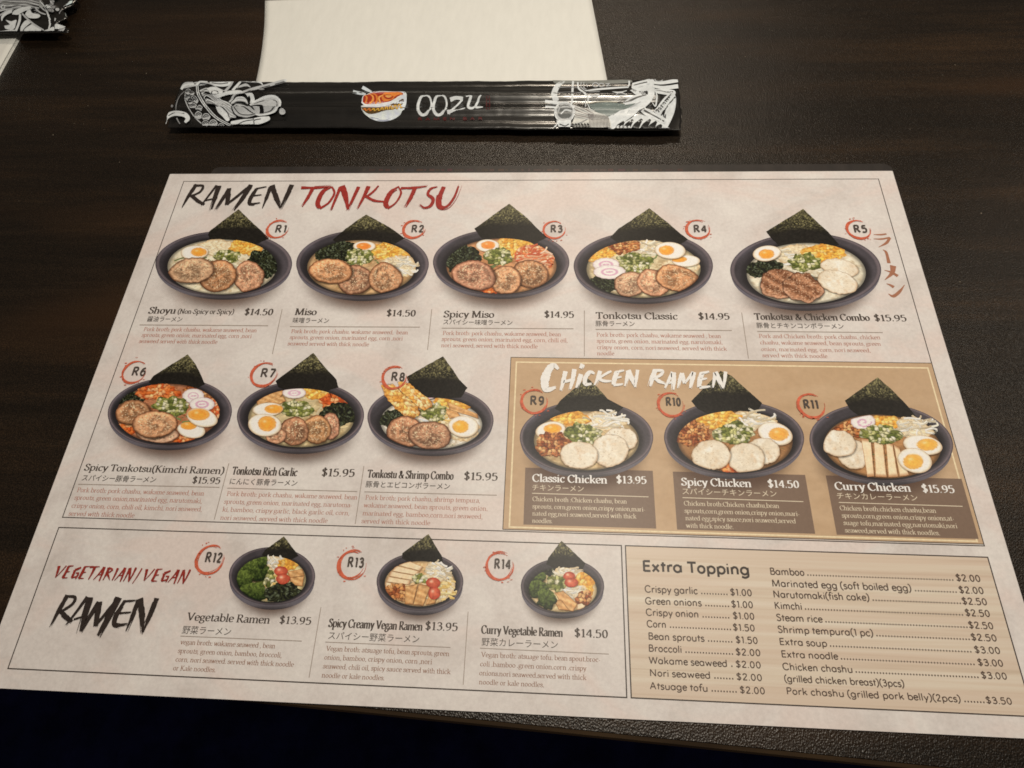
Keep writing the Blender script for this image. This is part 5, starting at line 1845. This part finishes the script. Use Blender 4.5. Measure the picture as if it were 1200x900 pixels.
for (x, y, r) in ((240, 175, 30), (275, 190, 22), (250, 240, 32), (300, 260, 34), (285, 310, 34), (345, 335, 34), (335, 395, 38), (405, 410, 38), (400, 470, 34), (470, 470, 40), (540, 500, 34), (262, 280, 22)):
    left += [('f', E_(x, y, r, r * .95), W2), ('s', E_(x, y, r * .98, r * .93)[14:31], 4, K1), ('s', E_(x, y + 4, r * .62, r * .6)[14:31], 4, K1), ('s', E_(x, y + 6, r * .3, r * .3)[14:31], 4, K2)]
left += [
    ('s', [(330, 160), (325, 130), (350, 100), (420, 96)], (18, 20, 18, 6), W1),
    ('s', [(325, 130), (340, 215), (410, 330), (510, 430), (650, 505)], (20, 24, 24, 22, 18), W1),
    ('s', [(325, 130), (340, 215), (410, 330), (510, 430), (650, 505)], 4, K2),
    ('s', [(350, 102), (450, 116), (520, 160), (580, 185)], (6, 12, 10, 8), W2),
]
rs = np.random.RandomState(11)
for k in range(15):
    y0 = 175 + k * 9
    left += [('s', [(350 + k * 5, y0 + 6), (430, y0 - 4 + rs.uniform(-12, 12)), (520, 255 + k * 5), (620, 300 + k * 9), (680, 390 + k * 3)], (11, 12, 12, 10, 6), [W1, W2, W3][k % 3]),
             ('s', [(350 + k * 5, y0 + 12), (430, y0 + 3 + rs.uniform(-12, 12)), (520, 262 + k * 5), (620, 308 + k * 9)], 3, K1)]
left += [
    ('f', [(415, 165), (470, 150), (540, 170), (560, 200), (500, 235), (450, 205)], W1), ('s', E_(490, 205, 30, 18), 4, K1),
    ('f', [(500, 245), (560, 205), (680, 180), (740, 195), (700, 225), (590, 245), (520, 260)], W1),
    ('f', [(500, 330), (545, 340), (600, 380), (625, 440), (600, 462), (560, 420), (520, 380)], W1), ('s', [(500, 330), (545, 340), (600, 380), (625, 440)], 4, K1),
    ('s', [(620, 290), (700, 225), (820, 175), (960, 140), (1130, 92)], (16, 22, 26, 28, 30), W2), ('s', [(640, 280), (720, 225), (840, 178), (960, 148), (1120, 104)], 4, K2),
    ('f', E_(1128, 92, 14, 14), W1),
]
for k in range(4):
    left += [('s', [(640, 300 + 4 * k), (690, 262 + k * 6), (760, 262 + k * 7), (790, 310)], (12, 13, 12, 8), [W1, W2][k % 2]), ('s', [(645, 308 + 4 * k), (690, 270 + k * 6), (755, 270 + k * 7), (780, 316)], 3, K1)]
for k in range(3):
    left += [('s', [(770 + k * 10, 226 + k * 12), (820 - k * 4, 215 + k * 14), (845 - k * 12, 260 + k * 6), (838 - k * 12, 300)], (14, 15, 14, 10), W1), ('s', [(776 + k * 10, 234 + k * 12), (818 - k * 4, 225 + k * 14), (836 - k * 12, 264 + k * 6), (828 - k * 12, 300)], 3, K1)]
left += [
    ('f', [(650, 330), (690, 305), (770, 320), (850, 365), (880, 400), (800, 432), (710, 425), (660, 385)], W2),
    ('s', [(650, 330), (660, 385), (710, 425), (800, 432), (880, 400), (850, 365), (770, 320), (690, 305), (655, 325)], 5, K1),
    ('s', [(680, 325), (760, 350), (840, 395)], 4, K1), ('s', [(670, 350), (720, 400), (800, 410), (860, 398)], 4, K2),
    ('f', [(810, 320), (880, 275), (1000, 250), (1070, 268), (1080, 320), (1030, 380), (920, 412), (860, 402), (850, 360)], W2),
    ('s', [(810, 320), (880, 275), (1000, 250), (1070, 268), (1082, 320), (1030, 380), (920, 412), (860, 405)], (10, 14, 16, 16, 16, 14, 10), W1),
    ('s', [(850, 310), (920, 285), (1010, 275), (1050, 290), (1050, 335), (1000, 375), (940, 390)], 4, K2),
]
for k in range(5):
    left += [('s', [(820 + k * 12, 330 - k * 2), (870 + k * 12, 325), (905 + k * 7, 350), (900 + k * 8, 398)], 4, K1)]
left += [
    ('f', E_(1103, 385, 28, 24), W2), ('f', E_(915, 180, 26, 9), W3),
    ('f', [(640, 470), (720, 455), (820, 445), (870, 460), (820, 500), (700, 506), (640, 495)], W1),
    ('f', [(850, 440), (920, 420), (980, 425), (990, 455), (930, 485), (860, 500), (830, 480)], W1),
    ('s', [(640, 440), (720, 445), (830, 440), (900, 425), (985, 420)], 5, K1), ('s', [(850, 500), (850, 462), (910, 448)], 4, K1), ('s', [(700, 500), (760, 470), (850, 455)], 4, K2),
    ('s', [(45, 492), (60, 430), (130, 398), (220, 410), (250, 445), (225, 480)], (20, 44, 46, 44, 40, 20), W1),
    ('s', [(150, 440), (165, 470), (182, 496)], (12, 10, 8), W3), ('s', [(75, 420), (140, 390), (220, 400)], 4, K2),
    ('f', E_(108, 333, 10, 12), W3),
]
sl.art(left, cl_, 'noodle_drawing', 'white line drawing of a noodle bowl with egg halves at the left end')

# ---- right drawing (crop at 630,85 scale 6.857)
cr_ = Crop(630, 85, 1200 / 175)
right = [
    ('f', [(120, 62), (330, 66), (560, 62), (740, 60), (740, 84), (560, 92), (330, 90), (150, 88)], (128, 124, 112)),
    ('s', [(218, 68), (160, 110), (132, 180), (150, 236)], (14, 42, 48, 44), W1),
    ('s', [(285, 70), (280, 150), (276, 232), (262, 285)], (16, 17, 15, 12), W1),
    ('s', [(165, 122), (270, 118), (380, 128)], 7, W3), ('s', [(160, 165), (270, 160), (350, 168)], 7, W3),
    ('s', [(322, 80), (330, 130), (380, 170), (405, 220), (400, 260)], (12, 14, 16, 14, 6), W1), ('s', [(350, 78), (350, 120), (385, 150)], 7, W2),
    ('s', [(372, 80), (372, 120), (392, 140)], 6, W2),
    ('s', [(385, 150), (480, 138), (600, 128), (720, 120)], (8, 15, 15, 12), W1),
    ('s', [(395, 95), (400, 120)], 6, W2), ('s', E_(465, 102, 22, 16), 8, W2), ('s', E_(512, 104, 20, 14), 7, W2), ('s', [(545, 96), (578, 92), (552, 112), (585, 108)], 6, W2),
    ('s', [(735, 70), (735, 100), (722, 128)], (14, 12, 8), W1),
    # closed eyes and brows
    ('s', [(410, 182), (450, 188), (496, 178)], (6, 12, 6), W1), ('s', [(415, 200), (455, 208), (492, 198)], (5, 14, 5), W1), ('s', [(408, 160), (450, 160), (500, 158)], (5, 8, 5), W2),
    ('s', [(600, 160), (660, 166), (716, 150)], (6, 15, 6), W1), ('s', [(634, 190), (670, 198), (716, 186)], (5, 14, 5), W1), ('s', [(628, 185), (650, 170), (690, 172), (714, 180)], 6, W2),
    # face and chin
    ('f', [(408, 262), (520, 246), (640, 250), (730, 262), (790, 250), (740, 310), (680, 345), (610, 364), (520, 350), (450, 315)], (112, 118, 108)),
    ('s', [(392, 250), (520, 238), (640, 242), (728, 264)], (6, 9, 9, 5), (176, 166, 140)),
    ('s', [(400, 255), (430, 310), (500, 355), (580, 372)], (6, 9, 9, 8), W1), ('s', [(385, 230), (384, 300)], 9, W2),
    # sweep of hair from the chin up to the right
    ('f', [(540, 370), (640, 362), (740, 320), (830, 250), (880, 190), (890, 130), (840, 120), (860, 80), (930, 62), (940, 130), (930, 210), (860, 290), (800, 330), (700, 400), (640, 440), (590, 476), (560, 440)], W1),
    ('f', [(740, 150), (790, 130), (850, 110), (890, 130), (880, 200), (790, 240), (700, 256), (690, 240), (780, 225), (850, 200), (800, 190)], W1),
    ('f', [(760, 140), (800, 150), (790, 185)], K1, 'hard'), ('f', [(808, 155), (838, 150), (824, 196)], K1, 'hard'),
    ('f', E_(860, 172, 26, 26), K1), ('s', E_(862, 172, 18, 18)[3:24], 6, W1), ('f', E_(860, 176, 7, 8), W2),
    ('s', [(640, 245), (720, 240), (800, 215), (870, 195)], 5, K2), ('s', [(700, 262), (780, 246), (850, 215)], (12, 16, 10), W1), ('s', [(740, 290), (790, 262), (830, 240)], (8, 12, 6), W2),
    ('f', [(760, 92), (850, 70), (900, 60), (900, 92), (840, 118), (760, 138)], W1), ('s', [(770, 110), (830, 95), (880, 84)], 4, K2),
    ('s', [(930, 90), (1010, 90), (1125, 70)], (22, 26, 32), W1), ('s', [(925, 118), (1020, 130), (1128, 118)], (20, 30, 34), W1), ('s', [(935, 104), (1020, 112), (1125, 96)], 4, K1),
    ('s', E_(972, 66, 30, 14)[0:18], 8, W2), ('f', [(940, 140), (1090, 150), (1100, 190), (1050, 190), (950, 172)], W1), ('s', [(950, 150), (1030, 165), (1090, 162)], 4, K2),
    ('s', [(950, 165), (955, 220), (945, 280), (920, 250)], (8, 12, 12, 4), W1),
    # lower white collar with a ruler-like strap
    ('f', [(930, 330), (1000, 230), (1060, 180), (1105, 195), (1108, 270), (1085, 360), (1020, 476), (960, 440), (1000, 380)], W1),
    ('s', [(960, 345), (1030, 260), (1090, 190)], (30, 34, 30), W1), ('s', [(945, 330), (1015, 245), (1075, 180)], 5, K1), ('s', [(990, 355), (1055, 262), (1105, 205)], 5, K1),
]
for k in range(9):
    f = k / 8
    right.append(('s', [(975 + 85 * f, 335 - 118 * f), (960 + 85 * f, 322 - 118 * f)], 4, K1))
right += [
    ('f', [(1000, 330), (1030, 300), (1010, 372)], K1, 'hard'), ('f', [(1005, 380), (1030, 340), (1028, 392)], K2, 'hard'),
    ('f', [(810, 320), (850, 290), (900, 320), (960, 350), (1030, 385), (1010, 420), (940, 390), (870, 360)], W1), ('s', [(850, 325), (920, 352), (1015, 405)], 5, K2), ('s', [(818, 330), (858, 300)], 5, K1),
    ('f', [(590, 476), (640, 436), (720, 398), (800, 352), (870, 362), (950, 398), (1010, 430), (1030, 476)], W1),
]
for (x, l_) in ((640, 70), (700, 86), (770, 90), (840, 86), (900, 70), (960, 44)):
    right.append(('s', [(x + l_ * .75, 476 - l_), (x + l_ * .3, 476 - l_ * .45), (x, 478)], (8, 24, 26), K1))
right += [
    # hand: fingertip in a ring with chopsticks, knitted cuff
    ('s', [(60, 245), (140, 255), (230, 272), (330, 300)], (22, 26, 20, 16), W1), ('s', [(62, 292), (140, 300), (220, 322), (300, 330)], (24, 24, 20, 14), W1), ('s', [(65, 268), (150, 278), (240, 300)], 5, K2),
    ('f', [(290, 275), (380, 305), (470, 335), (560, 365), (590, 440), (560, 476), (330, 476), (280, 430), (300, 350)], (196, 188, 172)),
]
for k in range(6):
    right.append(('s', [(300, 290 + k * 16), (380, 318 + k * 13), (450, 345 + k * 10)], 5, W3 if k % 2 else (120, 104, 98)))
right += [
    ('f', E_(215, 335, 78, 82), W2), ('f', E_(218, 330, 62, 58), (92, 90, 84)), ('s', E_(215, 335, 76, 80), 12, W1),
    ('s', [(165, 335), (185, 300), (230, 290), (275, 300)], 10, W2), ('s', [(185, 350), (220, 325), (270, 330)], 9, W1), ('f', [(150, 400), (190, 410), (260, 395), (265, 440), (240, 472), (180, 468)], W1),
    ('s', [(105, 476), (140, 450), (160, 420)], (8, 12, 8), W1), ('s', [(130, 476), (160, 455)], 7, W2), ('s', [(175, 430), (220, 445), (250, 430)], 4, K2),
    ('s', [(270, 440), (330, 425), (400, 390)], (8, 8, 5), W3),
]
for k in range(15):
    x = 405 + k * 11
    right.append(('s', [(x, 345 + k * 1.5), (x + 10, 400), (x + 4 + k, 476)], 4, (96, 84, 78)))
for k in range(6):
    right.append(('s', [(285 + k * 24, 476), (290 + k * 24, 450), (278 + k * 24, 428)], (12, 9, 4), K1))
sl.art(right, cr_, 'figure_drawing', 'white line drawing of a smiling face holding chopsticks at the right end')

# ---- logo bowl and name (crop at 410,92 scale 6.667)
cg = Crop(410, 92, 1200 / 180)
RED_, OR_, YE_, GR_ = (168, 52, 28), (222, 126, 52), (214, 168, 66), (196, 194, 198)
logo = [
    ('s', [(25, 104), (75, 115), (125, 128)], (26, 24, 18), (196, 196, 190)), ('s', [(98, 70), (132, 88), (170, 108)], (26, 24, 16), (206, 206, 200)),
    ('f', [(88, 215), (100, 262), (150, 305), (210, 332), (280, 336), (350, 315), (410, 268), (440, 200), (442, 120), (400, 108), (330, 150), (200, 190)], (214, 212, 216)),
    ('f', [(150, 300), (215, 330), (285, 335), (350, 312), (300, 320), (220, 312)], (150, 148, 154)),
    ('f', [(90, 226), (160, 232), (250, 224), (340, 198), (415, 166), (414, 200), (350, 240), (260, 268), (160, 282), (108, 262)], (92, 66, 32)),
    ('f', [(90, 190), (105, 150), (150, 118), (230, 102), (330, 104), (410, 108), (428, 126), (390, 160), (300, 196), (200, 214), (120, 214)], (222, 216, 210)),
    ('f', [(100, 186), (112, 150), (160, 118), (240, 106), (340, 108), (404, 112), (416, 126), (380, 152), (300, 184), (210, 200), (130, 202)], RED_),
    ('f', [(270, 112), (350, 110), (405, 116), (392, 142), (320, 172), (262, 178), (250, 140)], OR_),
    ('s', [(120, 196), (135, 160), (118, 140)], (10, 14, 6), OR_), ('s', [(155, 200), (185, 165), (165, 132), (140, 132)], (12, 15, 12, 5), (232, 150, 70)),
    ('s', [(200, 200), (215, 165), (200, 130), (175, 120)], (12, 14, 10, 5), OR_), ('s', [(240, 196), (230, 160), (260, 142)], (12, 13, 6), (236, 166, 84)),
    ('s', E_(305, 148, 34, 16)[0:26], 9, RED_), ('s', E_(305, 148, 16, 7), 6, (236, 176, 100)), ('s', [(350, 160), (385, 140), (395, 124)], (6, 9, 5), RED_),
]
for k in range(9):
    x = 108 + k * 34
    y = 250 - 0.0 * k - 6.5 * max(0, k - 3)
    logo.append(('s', [(x, y + 12), (x + 2, y - 6), (x + 16, y - 8), (x + 18, y + 14), (x + 32, y + 10)], 8, (214, 162, 60) if k > 1 else (216, 120, 48)))
sl.art(logo, cg, 'logo_bowl', 'small red and white noodle bowl logo')
nm = []
for cx in (582, 702):
    nm += [('s', [(cx + 22, 142), (cx - 22, 152), (cx - 48, 205), (cx - 44, 262), (cx - 12, 288), (cx + 30, 268), (cx + 54, 215), (cx + 48, 165), (cx + 20, 140), (cx - 2, 150)], (12, 18, 22, 22, 20, 16, 13, 14, 16, 8), W1)]
nm += [('s', [(785, 172), (830, 160), (885, 166)], (26, 24, 22), W1), ('s', [(878, 168), (835, 215), (778, 262)], (16, 13, 16), W1), ('s', [(762, 272), (820, 258), (900, 232)], (24, 18, 6), W1), ('s', [(768, 250), (780, 284)], (10, 8), W1),
       ('s', [(908, 150), (948, 148), (930, 190), (925, 225), (955, 235), (985, 215)], (12, 18, 20, 20, 16, 12), W1), ('s', [(1026, 134), (1002, 180), (985, 225), (1040, 226)], (14, 16, 20, 6), W1)]
sl.art(nm, cg, 'name_lettering', 'white handwritten word OOZU')


def sleeve_small_text(text, x0, x1, y, h, col, wd):
    out = []
    nat = sum(glyph_strokes(c, True)[0] + .35 for c in text)
    k = (x1 - x0) / nat
    x = 0
    for ch in text:
        adv, st = glyph_strokes(ch, True)
        for kind, p in st:
            out.append(('s', np.column_stack([x0 + (p[:, 0] + x) * k, y - p[:, 1] * h]), wd, col))
        x += adv + .35
    return out


sl.art(sleeve_small_text('RAMEN BAR', 528, 1060, 328, 20, (78, 27, 25), 3.5), cg, 'small_red_lettering')
sl.art([('s', [(1068, 150), (1090, 150), (1090, 240), (1068, 240), (1068, 150)], 3.5, (74, 24, 24)), ('s', [(1074, 170), (1086, 172)], 3.5, (74, 24, 24)),
        ('s', [(1074, 195), (1086, 195)], 3.5, (74, 24, 24)), ('s', [(1074, 220), (1086, 220)], 3.5, (74, 24, 24))], cg, 'red_seal_mark')

# ---- second sleeve, cut by the frame at the top left
s2 = Sleeve([(-560, -34), (90, -42), (76, 39), (-600, 44)], 'black chopstick sleeve end with white noodle drawing at the top left corner', zc=0.006, crimp_r=0.02, seed=4, ragged=0.016)
c2_ = Crop(0, 0, 1200 / 90)
L2 = [('f', [(-60, -90), (200, -110), (500, -100), (640, 0), (700, 110), (560, 120), (420, 110), (300, 130), (120, 160), (-60, 180)], (150, 146, 136))]
rs = np.random.RandomState(21)
for k in range(16):
    y = -70 + k * 16
    L2 += [('s', [(-50, y + 40), (100, y + rs.uniform(0, 40)), (260, y - 10 + rs.uniform(0, 30)), (420, y + 10), (620, y + 60 + rs.uniform(-20, 20))], 13, [W1, W2, W3][k % 3]),
           ('s', [(-50, y + 48), (100, y + 8 + rs.uniform(0, 40)), (260, y - 2 + rs.uniform(0, 30)), (420, y + 18), (620, y + 68)], 4, K1)]
L2 += [
    ('s', E_(60, 125, 28, 30), 14, W1), ('s', [(-20, 270), (60, 225), (180, 160), (340, 110)], (20, 26, 26, 20), W2), ('s', [(-20, 290), (70, 240), (190, 180)], 4, K1),
    ('s', [(40, 340), (50, 280), (110, 225), (200, 190)], (14, 40, 46, 40), W1),
    ('f', [(200, 240), (230, 190), (330, 150), (440, 120), (500, 130), (480, 165), (380, 200), (290, 245)], W1),
    ('f', [(400, 270), (420, 210), (480, 170), (520, 220), (620, 240), (640, 270), (590, 300), (480, 298)], W1), ('s', E_(535, 185, 34, 24), 5, K1), ('s', E_(535, 185, 18, 12), 4, K1),
    ('s', [(560, 130), (620, 200), (700, 235), (735, 240)], (16, 22, 20, 10), W2), ('s', [(640, 120), (690, 165), (735, 200)], (14, 20, 8), W2),
    ('s', [(640, 40), (720, 130), (770, 260), (795, 380), (775, 470)], (16, 24, 28, 30, 20), W1), ('s', [(655, 40), (738, 135), (785, 260), (808, 390)], 5, K1),
    ('f', [(80, 420), (130, 440), (180, 420), (150, 370), (105, 330), (190, 350), (270, 330), (260, 400), (230, 470), (110, 470)], W1),
    ('s', [(330, 240), (325, 330), (290, 440), (240, 540)], (36, 40, 40, 36), W1), ('s', [(350, 240), (345, 340), (310, 450), (265, 545)], 5, K1),
    ('f', [(330, 540), (340, 440), (400, 350), (470, 335), (500, 370), (430, 430), (370, 540)], W1), ('f', [(360, 550), (400, 470), (500, 400), (590, 420), (660, 490), (600, 540), (440, 556)], W1),
    ('s', [(360, 530), (410, 455), (500, 395)], 6, K1), ('s', [(360, 230), (450, 320), (560, 410), (700, 490)], (26, 30, 30, 22), W2), ('s', [(370, 218), (465, 310), (570, 395), (710, 480)], 4, K1),
    ('f', [(-50, 560), (-50, 520), (80, 500), (200, 480), (260, 500), (200, 560)], W1), ('f', [(640, 520), (760, 480), (850, 440), (860, 500), (780, 530)], W1),
    ('f', [(870, 470), (880, 400), (960, 380), (1010, 340), (1060, 380), (1040, 440), (960, 470)], W1), ('f', [(890, 510), (960, 480), (1030, 460), (1000, 510), (930, 530)], W2),
    ('s', [(1040, 150), (1060, 250), (1050, 360)], (30, 40, 30), (214, 218, 230)), ('f', [(1055, 110), (1100, 40), (1190, 40), (1170, 90), (1130, 130)], (214, 220, 234)),
    ('s', [(940, 230), (1000, 150), (1100, 40)], (12, 16, 14), W3), ('s', [(870, 290), (875, 350)], 14, W2),
]
for k in range(20):
    x, y = rs.uniform(760, 920), rs.uniform(-60, 220)
    L2 += [('f', E_(x, y, 34, 26, rs.uniform(-40, 40)), [W1, W2, W3][k % 3]), ('s', E_(x, y, 33, 25)[10:26], 4, K1)]
s2.art(L2, c2_, 'noodle_drawing')

# ------------------------------------------------------------------ dust specks on the table
rs = np.random.RandomState(77)
V, F = [], []
for px, py in [(34, 128), (103, 124), (22, 236), (980, 62), (905, 132), (1010, 22), (1105, 88), (905, 36), (140, 190), (1150, 250), (1125, 330)] + [(rs.uniform(20, 1190), rs.uniform(10, 190)) for _ in range(26)]:
    x, y = U(px, py, TOP)
    h = rs.uniform(0.00012, 0.00030)
    b0 = len(V)
    for k in range(5):
        a = k * 1.2566 + rs.uniform(-.4, .4)
        V.append((x + h * math.cos(a) * rs.uniform(.6, 1.5), y + h * math.sin(a) * rs.uniform(.6, 1.5), TOP + 0.00002))
    V.append((x, y, TOP + h * 0.8))
    for k in range(5):
        F.append((b0 + k, b0 + (k + 1) % 5, b0 + 5))
md, nt, b = new_mat('pale_dust')
b.inputs['Base Color'].default_value = (0.30, 0.26, 0.20, 1)
b.inputs['Roughness'].default_value = 0.9
tag(mesh_obj('dust_specks', V, F, md), 'tiny pale dust specks scattered over the dark table', kind='stuff')
